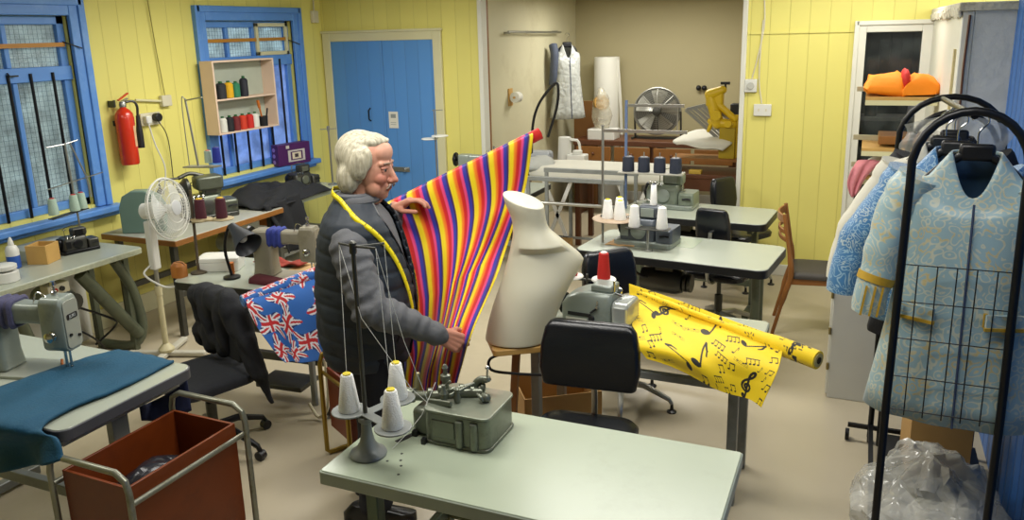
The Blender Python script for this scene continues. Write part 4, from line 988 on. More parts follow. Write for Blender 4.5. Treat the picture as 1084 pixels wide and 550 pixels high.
# black clothes on L2b
rb_ = MB().grid(lambda u, v: V((-5.16+.66*u, 5.15+.95*v, .772+max(0, (.17*(math.sin(PI*min(1, u*1.02))**.6)*(math.sin(PI*v)**.7))*(.75+.5*fbm((u*3, v*4, 5), 1))+.022*math.sin(u*14+v*9+4*fbm((u*2, v*2, 0), 1)))*(1 if 0 < u < 1 else .3))), 50, 60)
solo(rb_, 'black_clothes', blackcloth, 'heap of black clothes on the pale table under the second window', 'clothes', solid=.01, ang=80)
hb, uv = sheet([[at(278, 218, X=-4.52), at(295, 212, X=-4.52), at(314, 204, X=-4.52)], [at(286, 232, X=-4.50), at(302, 226, X=-4.50), at(320, 219, X=-4.50)], [at(296, 248, X=-4.48), at(312, 246, X=-4.48), at(328, 240, X=-4.48)], [at(306, 268, X=-4.48), at(318, 262, X=-4.48), at(332, 260, X=-4.48)]], 20, 20, lambda u, v: V((.02*math.sin(u*14+v*3), 0, 0)))
solo(hb, 'black_sleeve', blackcloth, 'black garment part hanging over the front edge of the pale wall table', 'clothes', solid=.012, ang=80)
overlock('small dark overlock machine behind the black clothes under the second window', (-4.92, 6.18, .76), rad(80), darksteel, oldmetal, .8)
s6 = thing('thread_stand', 'thin thread stand with short cross arm left of the blue double door', 'thread stand', (-4.70, 6.36, .76))
obj(MB().cyl((0, 0, 0), (0, 0, .55), .008, 10).lathe([(.05, 0), (.05, .006), (.015, .02)], n=16), 'pole', steel, s6)
obj(MB().bar((-.06, -.05, .54), (.06, .05, .54), .008).lathe([(.012, .52), (.016, .56), (.008, .57)], n=12), 'top_arm', steel, s6)

# shelf with spools before the second window
sf = thing('spool_shelf', 'pale pink wooden two tier shelf of thread spools hung before the second window', 'shelf', (-5.17, 5.75, 1.35))
pink = mk('pale_pink_wood', '#d9c0aa', .6, var=.06)
for y in (-.385, .385): obj(MB().box(-.07, .07, y-.009, y+.009, 0, .63), 'side', pink, sf, bevel=.002)
for z in (0, .29, .615): obj(MB().box(-.07, .07, -.376, .376, z, z+.015), 'shelf_board', pink, sf, bevel=.002)
obj(MB().box(-.075, -.068, -.376, .376, .015, .615), 'back_board', mk('sage_back', '#a9b0a0', .6), sf)
upper = [('#23262a', 'dark', 5.47, .045, .15), ('#d8a60c', 'yellow', 5.565, .04, .15), ('#2b7a55', 'green', 5.655, .036, .14), ('#191c28', 'tall navy', 5.76, .036, .18)]
for h, nm, y, r, hh in upper: spool('%s thread spool on the upper tier of the pink shelf' % nm, (-5.14, y, 1.656), thr(h), r, hh, group='spools on the upper tier')
lower = [('#d8d8cc', 'white', 5.45), ('#17191d', 'black', 5.535), ('#6e1c20', 'dark red', 5.615), ('#c8361a', 'orange red', 5.70), ('#c2221a', 'bright red', 5.79), ('#dcdcd2', 'second white', 5.865)]
for h, nm, y in lower: spool('%s thread spool in the row on the lower tier of the pink shelf' % nm, (-5.14, y, 1.366), thr(h), .036, .14, group='spools on the lower tier')
pt = thing('tool_pot', 'black pot with orange handled tools at the end of the lower shelf tier', 'pot', (-5.14, 5.97, 1.366))
obj(MB().lathe([(.04, 0), (.045, .09), (.041, .09), (.038, .01)], n=18), 'pot', blackplastic, pt)
obj(MB().tube([(0, .0, .02), (.01, -.05, .2)], .008).tube([(.01, -.045, .17), (.012, -.062, .24)], .014), 'orange_tool', mk('orange_grip', '#c06a20'), pt)
obj(MB().tube([(.01, .02, .02), (.02, .05, .16)], .008), 'dark_tool', blackplastic, pt)

# purple box on the sill
pb = thing('printed_box', 'purple printed carton with white picture panel on the second window sill', 'box', (-5.24, 6.44, .93), rad(-12))
pm = mk('purple_card', '#4a1656', .45, var=.1)
obj(MB().box(-.04, .06, -.2, .2, 0, .21), 'carton', pm, pb, bevel=.003)
wp = mk('white_print', '#c8c4ba', .5, var=.15, scale=40)
obj(MB().box(.06, .0615, -.08, .13, .03, .145), 'picture_panel', wp, pb)
obj(MB().box(.0615, .0622, -.05, .10, .045, .13), 'picture_inner', pm, pb)
obj(MB().box(.0622, .0628, -.03, .08, .055, .12), 'picture_machine', mk('picture_cream', '#d8cdb0', .5), pb)
obj(MB().box(.0628, .0633, .0, .045, .07, .105), 'picture_mark', mk('picture_dark', '#3a2a38', .5), pb)
obj(MB().box(.06, .0615, -.1, -.06, .165, .195), 'corner_print', wp, pb)
for z in (.04, .1, .16): obj(MB().cyl((-.005, -.2, z), (-.005, -.2015, z), .02, 16), 'round_print', mk('lilac_print', '#9a78b8', .5), pb)

# fan on the left
fn = thing('pedestal_fan', 'white pedestal fan turned to the right beside the old brown edged table', 'fan', (-4.38, 3.86, 0))
for a in (20, 110): obj(MB().cbox((0, 0, .025), (.56, .05, .035), (0, 0, rad(a))), 'cross_foot', mk('fan_foot', '#c3bfae', .45), fn, bevel=.01)
obj(MB().lathe([(.05, .04), (.055, .06), (.03, .09), (.02, .1), (.02, .45), (.024, .455), (.024, .52)], n=18), 'base_tube', mk('fan_cream', '#c8bf98', .4), fn)
obj(MB().lathe([(.015, .45), (.015, .66), (.02, .665)], n=14), 'inner_tube', steel, fn)
obj(MB().box(-.028, .028, -.03, .03, .64, .98), 'neck', whiteplastic, fn, bevel=.01)
fc = V((.10, .03, 1.06)); fd = V((.93, .2, .12)).normalized()
obj(MB().lathe([(.03, -.16), (.055, -.14), (.06, -.02), (.04, 0)], fc, 20, fd), 'motor_housing', whiteplastic, fn)
cg = MB(); fu = fd.orthogonal().normalized(); fw = fd.cross(fu)
def ring(r, d, n=40): return [fc+fd*d+(fu*math.cos(2*PI*i/n)+fw*math.sin(2*PI*i/n))*r for i in range(n)]
for r, d in ((.205, .045), (.195, .02), (.195, .075), (.15, .095), (.1, .105), (.05, .11), (.15, .0), (.1, -.01)): cg.tube(ring(r, d), .0022 if r < .2 else .006, 5, closed=True)
for i in range(60):
    a = 2*PI*i/60; e = fu*math.cos(a)+fw*math.sin(a)
    cg.tube([fc+fd*.11+e*.045, fc+fd*.095+e*.15, fc+fd*.07+e*.195, fc+fd*.045+e*.205, fc+fd*.02+e*.195, fc+e*.15-fd*.0, fc+e*.05-fd*.015], .0013, 4, cap=False)
obj(cg, 'cage', whiteplastic, fn)
obj(MB().lathe([(.05, .108), (.05, .114), (.03, .118)], fc, 24, fd), 'cage_badge', mk('fan_badge', '#c9ccd0', .3, .3), fn)
for i in range(3):
    a = 2*PI*i/3
    def bl(u, v, a=a):
        aa = a+(u-.5)*1.3*(.6+.4*v); r = .03+.14*v
        return fc+fd*(.05+.03*(u-.5))+(fu*math.cos(aa)+fw*math.sin(aa))*r
    obj(MB().grid(bl, 8, 6), 'blade', clear('fan_blade', '#d5d8d4', .8), fn)
obj(MB().lathe([(.03, .03), (.03, .07), (.015, .08)], fc, 18, fd), 'hub', whiteplastic, fn)
solo(MB().tube(curve([(-4.39, 3.84, .68), (-4.40, 3.78, .62), (-4.2, 3.76, .56), (-4.02, 3.74, .60), (-3.9, 3.72, .60)], 24), .007), 'fan_lead', whiteplastic, 'white fan lead sagging from the fan pole towards the lamp table', 'cable')

# L3 table with lamp and machine
L3 = work_table('work_table', 'pale black edged table with beige machine and lamp left of the man', -3.76, -2.62, 3.42, 4.0, .76, formica2, blackedge, darksteel, style='T', th=.05, r=.06, rz=rad(4))
obj(MB().box(.0, .55, .05, .26, .7605, .763), 'card_sheet', mk('tan_card', '#b9935c', .7), L3)
motor(L3, -.1, .02, .45, darksteel)
obj(MB().tube([(.33, -.22, .05), (.33, -.22, .70)], .02), 'front_post', greysteel, L3)
obj(MB().tube(curve([(.4, -.22, .6), (.45, -.26, .3), (.47, -.3, .1), (.40, -.3, .02), (.34, -.3, .1)], 16), .009), 'lead', creamplastic, L3)
obj(MB().box(-.1, .22, -.2, .0, .1, .13), 'pedal', darksteel, L3, bevel=.005)
sewing_machine('beige lockstitch machine with blue wrapped arm on the lamp table', (-3.24, 3.68, .76), rad(12), beigeenamel, mk('beige_plate', '#9c9684', .32, .2), wrap=mk('blue_wrap', '#2d3a86', .85, var=.3, scale=30))
lp = thing('desk_lamp', 'grey conical lamp leaning over the left of the beige machine', 'lamp', (-3.42, 3.56, .76))
obj(MB().lathe([(.05, 0), (.05, .012), (.02, .02)], n=18), 'base', blackmetal, lp)
obj(MB().tube(curve([(0, 0, .02), (-.03, .0, .18), (.02, .0, .32), (.07, -.0, .31)], 16), .009), 'arm', blackmetal, lp)
ld = V((.82, -.25, -.5)).normalized()
obj(MB().lathe([(.024, -.03), (.03, 0), (.038, .03), (.085, .16), (.082, .16), (.034, .03)], (.06, 0, .31), 26, ld), 'lamp_shade', mk('lamp_grey', '#3c3e42', .4, .3), lp)
obj(MB().ball(V((.06, 0, .31))+ld*.09, .028, 14, 10), 'bulb', whiteplastic, lp)
sw = thing('plastic_case', 'white plastic machine case at the left of the lamp table', 'case', (-3.63, 3.70, .76), rad(25))
obj(MB().loft([[(x, y, z) for x, y in rrect(-.13+k, .13-k, -.08+k, .08-k, .02)] for z, k in ((0, .005), (.05, 0), (.06, 0))]), 'case_body', whiteplastic, sw, bevel=.004)
obj(MB().loft([[(x, y, z) for x, y in rrect(-.132+k, .132-k, -.082+k, .082-k, .02)] for z, k in ((.061, 0), (.085, .003), (.092, .02))]), 'case_lid', whiteplastic, sw, bevel=.003)
solo(MB().loft([[(x, y, z) for x, y in rrect(-3.80+k, -3.71-k, 3.44+k, 3.52-k, .03)] for z, k in ((.76, .0), (.83, 0), (.85, .015))]), 'wooden_block', mk('orange_wood_block', '#a2652a', .45, var=.2, scale=14), 'orange brown wooden block at the left end of the lamp table', 'block')
solo(lump(MB().loft([[(x, y, z) for x, y in rrect(-3.26+k, -3.05-k, 3.5+k, 3.6-k, .03)] for z, k in ((.762, 0), (.785, .0), (.80, .02))]), .012, 12, 2), 'burgundy_cloth', mk('burgundy_cloth', '#4a121c', .85, bump=.2), 'folded burgundy cloth below the head of the beige machine', 'cloth', ang=70)
solo(MB().grid(lambda u, v: V((-3.5+.36*u, 3.84+.12*v, .765+.014*math.sin(u*9)+.02*fbm((u*4, v*4, 1), 1)+.012)), 20, 8), 'red_scraps', mk('red_scraps', '#8f2f20', .85, var=.5, scale=20), 'red and orange fabric scraps behind the beige machine', 'scraps', solid=.006)
solo(MB().cyl((-3.47, 3.62, .76), (-3.46, 3.61, .84), .014, 10), 'orange_spool', mk('orange_grip', '#c06a20'), 'small orange spool beside the white plastic case', 'spool')
s5 = thing('thread_stand', 'rusty thread stand with maroon cones rising from the left of the lamp table', 'thread stand', (-3.70, 3.58, .76))
obj(MB().lathe([(.05, 0), (.05, .008), (.016, .02)], n=16).cyl((0, 0, 0), (-.01, .02, .515), .009, 10), 'pole', mk('rusty_pole', '#5d5345', .5, .5, var=.3, scale=40), s5)
cwood = mk('pale_disc', '#b0a07c', .5)
for q in ((214, 231), (236, 230)):
    p = at(*q, Y=3.62); p -= V((-3.70, 3.58, .76))
    obj(MB().lathe([(.062, 0), (.064, .004), (.06, .01)], p-V((0, 0, .012)), 26).bar((-.01, 0, p.z-.02), (p.x, p.y, p.z-.02), .018, .01), 'cone_disc', cwood, s5)
mar = thr('#4a1426')
for q, w in (((213, 231), 'left'), ((235, 230), 'right')):
    p = at(*q, Y=3.62); cone('%s maroon thread cone on the rusty stand by the fan' % w, (p.x, p.y, p.z), mar, .034, .125, tip='#c9a21a', taper=.85, group='maroon cones')
p = at(214, 176, Y=3.62)-V((-3.70, 3.58, .76))
obj(MB().bar((p.x-.12, p.y, p.z-.006), (p.x+.12, p.y, p.z+.004), .07, .008), 'upper_plate', mk('grey_plate', '#8a8878', .45, .3), s5)
obj(MB().cyl((p.x-.03, p.y, p.z), (p.x-.07, p.y, p.z+.40), .006, 10).bar((p.x-.07, p.y, p.z+.39), (p.x+.06, p.y, p.z+.41), .012, .008).tube(curve([(p.x-.07, p.y, p.z+.40), (p.x-.10, p.y, p.z+.38), (p.x-.10, p.y, p.z+.0)], 10), .003), 'upper_pole', steel, s5)
p = at(221, 172, Y=3.62); cone('pale green thread spool on the upper plate of the rusty stand', (p.x, p.y, p.z), gth, .022, .075, tip='#c24a3a', taper=.9)
p = at(230, 172, Y=3.62); cone('blue thread spool on the upper plate of the rusty stand', (p.x, p.y, p.z), thr('#1d2f9a'), .026, .095, tip='#20306a', taper=.8)

# black jacket over the back of the charcoal chair
jm = MB()
jm.capsule((-3.32, 3.16, .80), (-3.02, 3.06, .82), .07, .065).capsule((-3.31, 3.17, .75), (-3.33, 3.16, .55), .07, .05).capsule((-3.2, 3.12, .78), (-3.2, 3.10, .55), .08, .06).capsule((-3.06, 3.07, .78), (-3.08, 3.06, .55), .075, .05).capsule((-3.33, 3.16, .6), (-3.08, 3.07, .6), .06, .055)
jm.capsule((-3.0, 3.05, .78), (-2.90, 3.02, .62), .07, .055).capsule((-2.90, 3.02, .62), (-2.83, 3.02, .45), .055, .04).capsule((-2.83, 3.02, .45), (-2.79, 3.04, .30), .035, .012)
me = solidmesh(jm, .011, 6)
displace(me, lambda p, n: .012*fbm(p, 9)+.007*math.sin(p.x*60+p.z*25+6*fbm(p, 4)))
jo = meshobj(me, 'black_jacket', blackcloth); jo.location = (.05, -.0, 0); tag(jo, 'black jacket hung over the charcoal chair with one sleeve dangling', 'jacket')
# ------------------------------------------------------------------ patterned cloths
MP = V((-1.93, 2.83, 0)); MN = V((MP.x, MP.y, 0)).normalized(); MR = V((MN.y, -MN.x, 0))
def W(x, y, o):
    """point seen at x, y on the upright plane through the man, moved o metres away from the viewer"""
    d = AR*((x-CX)/FPX) + AD*((y-CY)/FPX) + AF
    return CAM + d*((MN.dot(MP)+o)/(MN.x*d.x+MN.y*d.y))
def lin(h): return np.array(hexc(h))
RB = [(.0, '#f0d400'), (.20, '#f0d400'), (.25, '#f08a00'), (.36, '#ec6a06'), (.41, '#d4140c'), (.56, '#c00c18'), (.60, '#e8467e'), (.69, '#e03c7c'), (.72, '#2e2fa0'), (.87, '#2a2b98'), (.90, '#3c1450'), (.97, '#3c1450'), (1., '#f0d400')]
RBX = np.array([k[0] for k in RB]); RBC = np.array([lin(k[1]) for k in RB])
def rainbow(t):
    t = np.mod(t, 1.)
    return np.stack([np.interp(t, RBX, RBC[:, i]) for i in range(3)] + [np.ones_like(t)], 1)
clothV = vcol('printed_cloth', .72, .2, .15)
rt_ = thing('rainbow_cloth', 'rainbow striped cloth on a roll held up by the man', 'cloth', W(470, 300, .1)*1)
rt_.location.z = 0
O = V(rt_.location)
rows = [
    [W(374, 232, .44), W(424, 207, .45), W(470, 184, .46), W(516, 162, .47), W(563, 140, .48)],
    [W(376, 240, .40), W(426, 216, .41), W(472, 193, .42), W(518, 171, .43), W(564, 149, .44)],
    [W(392, 290, .37), W(440, 262, .37), W(482, 240, .37), W(523, 222, .39), W(557, 206, .41)],
    [W(408, 340, .30), W(446, 318, .22), W(480, 302, .18), W(508, 288, .2), W(533, 274, .25)],
    [W(424, 378, .27), W(448, 366, .10), W(470, 358, -.06), W(484, 352, -.18), W(496, 347, -.26)],
    [W(425, 402, .22), W(443, 398, .12), W(458, 396, .02), W(471, 392, -.05), W(485, 386, -.12)],
    [W(426, 436, .22), W(440, 438, .14), W(452, 440, .07), W(466, 438, .0), W(478, 434, -.06)]]
def rbw(u, v):
    a = max(0, v-.25)
    s = math.sin(u*21+v*4)*.030*a*1.5 + math.sin(u*9+1+v*7)*.018*a
    k = max(0, min(1, (v-.15)/.35))*max(0, 1-abs(v-.5)/.4)
    s *= 1.25
    return MN*(s) + MR*(.075*k*math.sin(u*5.5-.8+v*3)*(u > .0)*u) + V((0, 0, .012*a*math.sin(u*30)))
mb, uv = sheet(rows, 190, 120, rbw)
mb.v = [p-O for p in mb.v]
obj(mb, 'hanging_cloth', clothV, rt_, solid=.003, colors=rainbow(uv[:, 0]*8.6+.52+.05*np.sin(uv[:, 1]*6)), ang=180)
a, b = W(366, 243, .47)-O, W(572, 141, .49)-O
k = 120; pts = [a+(b-a)*(i/k) for i in range(k+1)]
mb = MB().tube(pts, .030, 18)
tt = np.repeat(np.linspace(0, 1, k+1), 18)
cc = rainbow(tt*9.0+.35); sel = tt > .945; cc[sel] = np.append(lin('#d01c10'), 1)
obj(mb, 'cloth_roll', clothV, rt_, colors=cc)
obj(MB().cyl(b-(b-a).normalized()*.004, b+(b-a).normalized()*.004, .014, 16), 'roll_core', mk('card_core', '#7a3a20', .8), rt_)

# union flag cloth
def flag(a, b):
    """colour of a small flag at a in -1..1, b in -.6..+.6 ; returns (inside, colour)"""
    blue, white, red = lin('#16245e'), lin('#dcdce0'), lin('#b8141c')
    c = np.tile(blue, (len(a), 1))
    L = math.hypot(1, .6)
    d1 = np.abs(.6*a-b)/L; d2 = np.abs(.6*a+b)/L; d = np.minimum(d1, d2)
    c[d < .17] = white; c[d < .07] = red
    c[(np.abs(a) < .22) | (np.abs(b) < .22)] = white
    c[(np.abs(a) < .12) | (np.abs(b) < .12)] = red
    return c
def flagcloth(x, y, seed, size, n):
    rg = random.Random(seed); col = np.tile(lin('#1c5fb0'), (len(x), 1))
    placed = []
    for i in range(600):
        q = (rg.uniform(x.min(), x.max()), rg.uniform(y.min(), y.max()))
        if all(math.hypot(q[0]-p[0], q[1]-p[1]) > size*1.75 for p in placed): placed.append(q)
        if len(placed) >= n: break
    for q in placed:
        th_ = rg.choice([-.5, .35, .6, -.2, .9])+rg.uniform(-.15, .15); s = size*rg.uniform(.85, 1.05)
        dx, dy = x-q[0], y-q[1]
        a = (dx*math.cos(th_)+dy*math.sin(th_))/s; b = (-dx*math.sin(th_)+dy*math.cos(th_))/s
        b = b+.10*np.sin(a*3)
        # star-like outline: the flag fans out toward its corners
        m = (np.abs(a) < 1.0-.18*np.cos(b*4)) & (np.abs(b) < .72-.12*np.cos(a*3))
        col[m] = flag(a[m], b[m]*.85)
    return np.concatenate([col, np.ones((len(x), 1))], 1)
uj = thing('flag_cloth', 'roll of blue cloth printed with union flags between the chair jacket and the man', 'cloth', (-2.9, 3.3, 0))
O = V(uj.location)
a, b = at(257, 319, Y=2.97), at(352, 282, Y=3.42)
ax = (b-a).normalized()
rows = [[at(262, 309, Y=3.02), at(296, 297, Y=3.20), at(350, 277, Y=3.46)],
        [at(262, 322, Y=2.95), at(298, 312, Y=3.10), at(352, 296, Y=3.36)],
        [at(274, 346, Y=2.95), at(306, 335, Y=3.08), at(352, 322, Y=3.28)],
        [at(288, 368, Y=2.96), at(316, 360, Y=3.08), at(352, 352, Y=3.25)],
        [at(300, 384, Y=2.97), at(326, 383, Y=3.08), at(352, 378, Y=3.24)]]
mb, uv = sheet(rows, 170, 150, lambda u, v: V((0, -.02*math.sin(u*10+v*4)*v, .008*math.sin(u*7+v*12)*v)))
mb.v = [p-O for p in mb.v]
X_, Y_ = uv[:, 0]*.56, uv[:, 1]*.52
obj(mb, 'hanging_cloth', clothV, uj, solid=.003, colors=flagcloth(X_, Y_, 11, .082, 14), ang=180)
k = 130; mb = MB().tube([a-O+(b-a)*(i/k) for i in range(k+1)], .034, 40)
xx = np.repeat(np.linspace(0, .6, k+1), 40); yy = np.tile(np.arange(40)/40*.21, k+1)
obj(mb, 'cloth_roll', clothV, uj, colors=flagcloth(xx, yy, 5, .05, 12))
sp = []
for i in range(60): 
    t = i/59*6*PI; r = .004+.027*i/59; u1 = ax.orthogonal().normalized(); w1 = ax.cross(u1)
    sp.append(a-O-ax*.002+(u1*math.cos(t)+w1*math.sin(t))*r)
obj(MB().tube(sp, .0022, 5), 'roll_end', mk('pale_blue_edge', '#6f9ad0', .8), uj)

# yellow cloth with music notes
CLEF = [(.05, -1.0), (-.16, -1.02), (-.2, -.88), (-.08, -.82), (.05, -.9), (.08, -.6), (.02, .1), (-.08, .62), (-.02, .95), (.1, 1.0), (.16, .78), (.05, .5), (-.2, .22), (-.34, -.08), (-.3, -.36), (-.05, -.5), (.22, -.4), (.28, -.16), (.12, .02), (-.1, -.04), (-.14, -.22), (-.02, -.3)]
def seg(px_, py_, a, b):
    ax_, ay = a; bx_, by = b; dx, dy = bx_-ax_, by-ay; L = dx*dx+dy*dy+1e-12
    t = np.clip(((px_-ax_)*dx+(py_-ay)*dy)/L, 0, 1)
    return np.hypot(px_-ax_-t*dx, py_-ay-t*dy)
def ell(x, y, cx, cy, a, b, th=.4):
    c, s = math.cos(th), math.sin(th); dx, dy = x-cx, y-cy
    return ((dx*c+dy*s)/a)**2+((-dx*s+dy*c)/b)**2 < 1
def symbol(kind, x, y):
    """mask of a symbol about 2 units tall"""
    if kind == 'clef':
        cv = curve([(p[0], p[1], 0) for p in CLEF], 70); d = np.full(x.shape, 9.)
        for p, q in zip(cv, cv[1:]): d = np.minimum(d, seg(x, y, (p.x, p.y), (q.x, q.y)))
        return d < .085
    if kind == 'note':
        return ell(x, y, -.15, -.75, .28, .19) | (seg(x, y, (.1, -.7), (.1, .9)) < .05) | (seg(x, y, (.1, .9), (.32, .55)) < .07) | (seg(x, y, (.32, .55), (.36, .2)) < .05)
    if kind == 'pair':
        return ell(x, y, -.65, -.7, .3, .2) | ell(x, y, .45, -.55, .3, .2) | (seg(x, y, (-.4, -.65), (-.4, .7)) < .07) | (seg(x, y, (.7, -.5), (.7, .85)) < .07) | (seg(x, y, (-.4, .7), (.7, .85)) < .13)
    if kind == 'four':
        m = seg(x, y, (-1.2, .6), (1.3, .6)) < .12
        for q in (-1.4, -.6, .2, 1.): m |= ell(x, y, q, -.6, .28, .2) | (seg(x, y, (q+.22, -.6), (q+.22, .6)) < .07)
        return m
    if kind == 'staff':
        m = np.zeros(x.shape, bool)
        for q in (-.3, 0, .3): m |= seg(x, y, (-1.6, q), (1.6, q)) < .03
        return m | ell(x, y, -.8, .0, .22, .15) | ell(x, y, .5, .2, .22, .15)
def musiccol(x, y, items):
    col = np.tile(lin('#f2cf00'), (len(x), 1)); blk = lin('#141208')
    for kind, cx_, cy_, s, th_ in items:
        dx, dy = x-cx_, y-cy_; near = np.hypot(dx, dy) < s*2.2
        if not near.any(): continue
        a = (dx[near]*math.cos(th_)+dy[near]*math.sin(th_))/s; b = (-dx[near]*math.sin(th_)+dy[near]*math.cos(th_))/s
        m = symbol(kind, a, b); idx = np.where(near)[0][m]; col[idx] = blk
    return np.concatenate([col, np.ones((len(x), 1))], 1)
yc = thing('music_cloth', 'yellow cloth printed with black music notes unrolled over the table', 'cloth', (-.7, 3.4, 0))
O = V(yc.location)
a, b = at(668, 306, Y=3.86), at(866, 381, Y=3.34)
rows = [[at(666, 300, Y=3.86), at(722, 319, Y=3.73), at(775, 339, Y=3.58), at(831, 359, Y=3.41)],
        [at(667, 318, Y=3.80), at(722, 336, Y=3.66), at(773, 356, Y=3.50), at(827, 378, Y=3.35)],
        [at(669, 338, Z=.785), at(720, 354, Z=.80), at(768, 374, Z=.80), at(823, 392, Y=3.25)],
        [at(672, 360, Z=.785), at(725, 377, Z=.785), at(771, 395, Y=3.23), at(816, 410, Y=3.2)],
        [at(684, 380, Y=3.28), at(737, 400, Y=3.23), at(778, 418, Y=3.2), at(806, 432, Y=3.18)]]
mb, uv = sheet(rows, 300, 220, lambda u, v: V((0, -.012*math.sin(u*8+v*5)*v, .010*math.sin(u*9+v*6)*v)))
mb.v = [p-O for p in mb.v]
xs, ys = uv[:, 0]*.86, -uv[:, 1]*.46
rg = random.Random(4); items = [('clef', .20, -.10, .072, -.8), ('note', .47, -.09, .10, -.35), ('note', .40, -.30, .105, -.5), ('clef', .70, -.37, .095, -.45), ('note', .71, -.11, .075, -1.1), ('note', .09, -.13, .07, 1.1), ('note', .24, -.36, .08, 1.0)]
kinds = ['pair', 'four', 'staff', 'pair', 'note']; placed = [(i[1], i[2], i[3]*1.15) for i in items]
for i in range(2500):
    q = (rg.uniform(.02, .84), rg.uniform(-.45, -.01)); s = rg.uniform(.023, .029)
    if all(math.hypot(q[0]-p[0], q[1]-p[1]) > p[2]*.8+s*1.25 for p in placed):
        placed.append((q[0], q[1], s*1.3)); items.append((rg.choice(kinds), q[0], q[1], s, rg.uniform(-.4, .4)))
    if len(items) > 95: break
obj(mb, 'spread_cloth', clothV, yc, solid=.003, colors=musiccol(xs, ys, items), ang=180)
k = 240; mb = MB().tube([a-O+(b-a)*(i/k) for i in range(k+1)], [.014+.026*max(0, min(1, (i/k-.55)/.27)) for i in range(k+1)], 48)
xx = np.repeat(np.linspace(0, 1.1, k+1), 48); yy = np.tile(np.arange(48)/48*.25, k+1)
it2 = [('clef', 1.0, yq, .06, .3) for yq in (.04, .16)]
for i in range(70): it2.append((rg.choice(kinds), rg.uniform(.05, 1.05), rg.uniform(.02, .23), .016, rg.uniform(-.4, .4)))
obj(mb, 'cloth_roll', clothV, yc, colors=musiccol(xx, yy, it2), ang=60)
ax = (b-a).normalized()
obj(MB().lathe([(.016, 0), (.030, 0), (.030, .004), (.016, .004)], b-O, 24, ax), 'roll_core', mk('pale_core', '#b9ad7a', .8), yc)
obj(MB().cyl(b-O-ax*.003, b-O+ax*.006, .015, 18), 'roll_hole', mk('dark_hole', '#2a2410', .9), yc)

# ------------------------------------------------------------------ mannequin
mq = thing('mannequin', 'cream headless mannequin torso on a wooden stand beside the rainbow cloth', 'mannequin', (W(555, 355, .1).x, W(555, 355, .1).y, 0))
O = V(mq.location)
sil = [(357, 514, 583), (348, 515, 584), (335, 518, 588), (318, 523, 595), (303, 528.5, 602), (292, 532, 609), (284, 534, 615), (276, 536.5, 617.5), (270, 538, 614), (264, 539.5, 607), (257, 541.5, 598), (249, 543, 589), (241, 543.5, 580.5), (233, 542, 578), (225, 538, 577), (217, 534, 576), (211, 532.5, 575.5)]
rings = []; n = 40; KS = len(sil)
for k, (y, xl, xr) in enumerate(sil):
    l, r = W(xl, y, .1), W(xr, y, .1); c = (l+r)/2; h = (r-l).length/2
    dep = min(.135, h*.86) if k < 7 else (min(.13, h*.8) if k < 10 else h*.9)
    if 5 <= k <= 9: dep = [.118, .105, .095, .088, .08][k-5]
    tilt = max(0, (k-11)/5)*.035
    ring = []
    for j in range(n):
        a = 2*PI*j/n; ca, sa = math.cos(a), math.sin(a)
        ex = 1.0
        p = c + MR*(h*math.copysign(abs(ca)**ex, ca)) + MN*(dep*sa)
        p.z += -tilt*ca*.8 + tilt*sa*.6
        ring.append(p-O)
    rings.append(ring)
torso = MB().loft(rings)
o = obj(torso, 'torso', mannequinM, mq, ang=50, bevel=.004, sub=1)
zb = rings[0][0].z
cc_ = (W(514, 357, .1)+W(583, 357, .1))/2-O
bd = MB(); M = Matrix.Translation((cc_.x+.01, cc_.y, 0)) @ Matrix.Rotation(math.atan2(MR.y, MR.x), 4, 'Z')
obj(MB().prism(rrect(-.15, .145, -.12, .12, .02), zb-.035, zb-.006, M), 'wooden_board', plywood, mq, bevel=.004)
obj(MB().bar(W(547, 366, .1)-O, V((W(538, 440, .1)-O).to_tuple()[:2]+(.02,)), .035, .03), 'wooden_post', teak, mq, bevel=.004)
obj(MB().cbox((cc_.x-.02, cc_.y, .015), (.4, .35, .03)), 'wooden_foot', teak, mq, bevel=.005)
obj(MB().tube(curve([cc_+V((.0, -.05, -.05)), cc_+V((-.1, -.1, -.08)), cc_+V((-.09, -.12, -.13)), cc_+V((.02, -.1, -.14)), cc_+V((.14, -.05, -.15))], 20), .007), 'black_cable', blackplastic, mq)

# box on the floor under the table
def carton(name, label, loc, rz, sx, sy, sz, m=card, flaps=True):
    t = thing(name, label, 'box', loc, rz)
    for nm, a in (('side', (-sx/2, sx/2, -sy/2, -sy/2+.006)), ('side', (-sx/2, sx/2, sy/2-.006, sy/2)), ('side', (-sx/2, -sx/2+.006, -sy/2+.006, sy/2-.006)), ('side', (sx/2-.006, sx/2, -sy/2+.006, sy/2-.006))):
        obj(MB().box(*a, 0, sz), nm, m, t)
    obj(MB().box(-sx/2+.006, sx/2-.006, -sy/2+.006, sy/2-.006, 0, .006), 'bottom', m, t)
    return t
cx_ = carton('cardboard_box', 'open cardboard box on the floor under the left end of the music cloth table', (-1.43, 3.78, 0), rad(35), .42, .32, .3)
obj(MB().box(-.09, .10, -.1625, -.1605, .1, .107).box(-.07, .12, -.1625, -.1605, .125, .132).box(-.05, .08, -.1625, -.1605, .15, .157), 'printed_lines', mk('card_print', '#8a6a3e', .8), cx_)['kind'] = 'stuff'

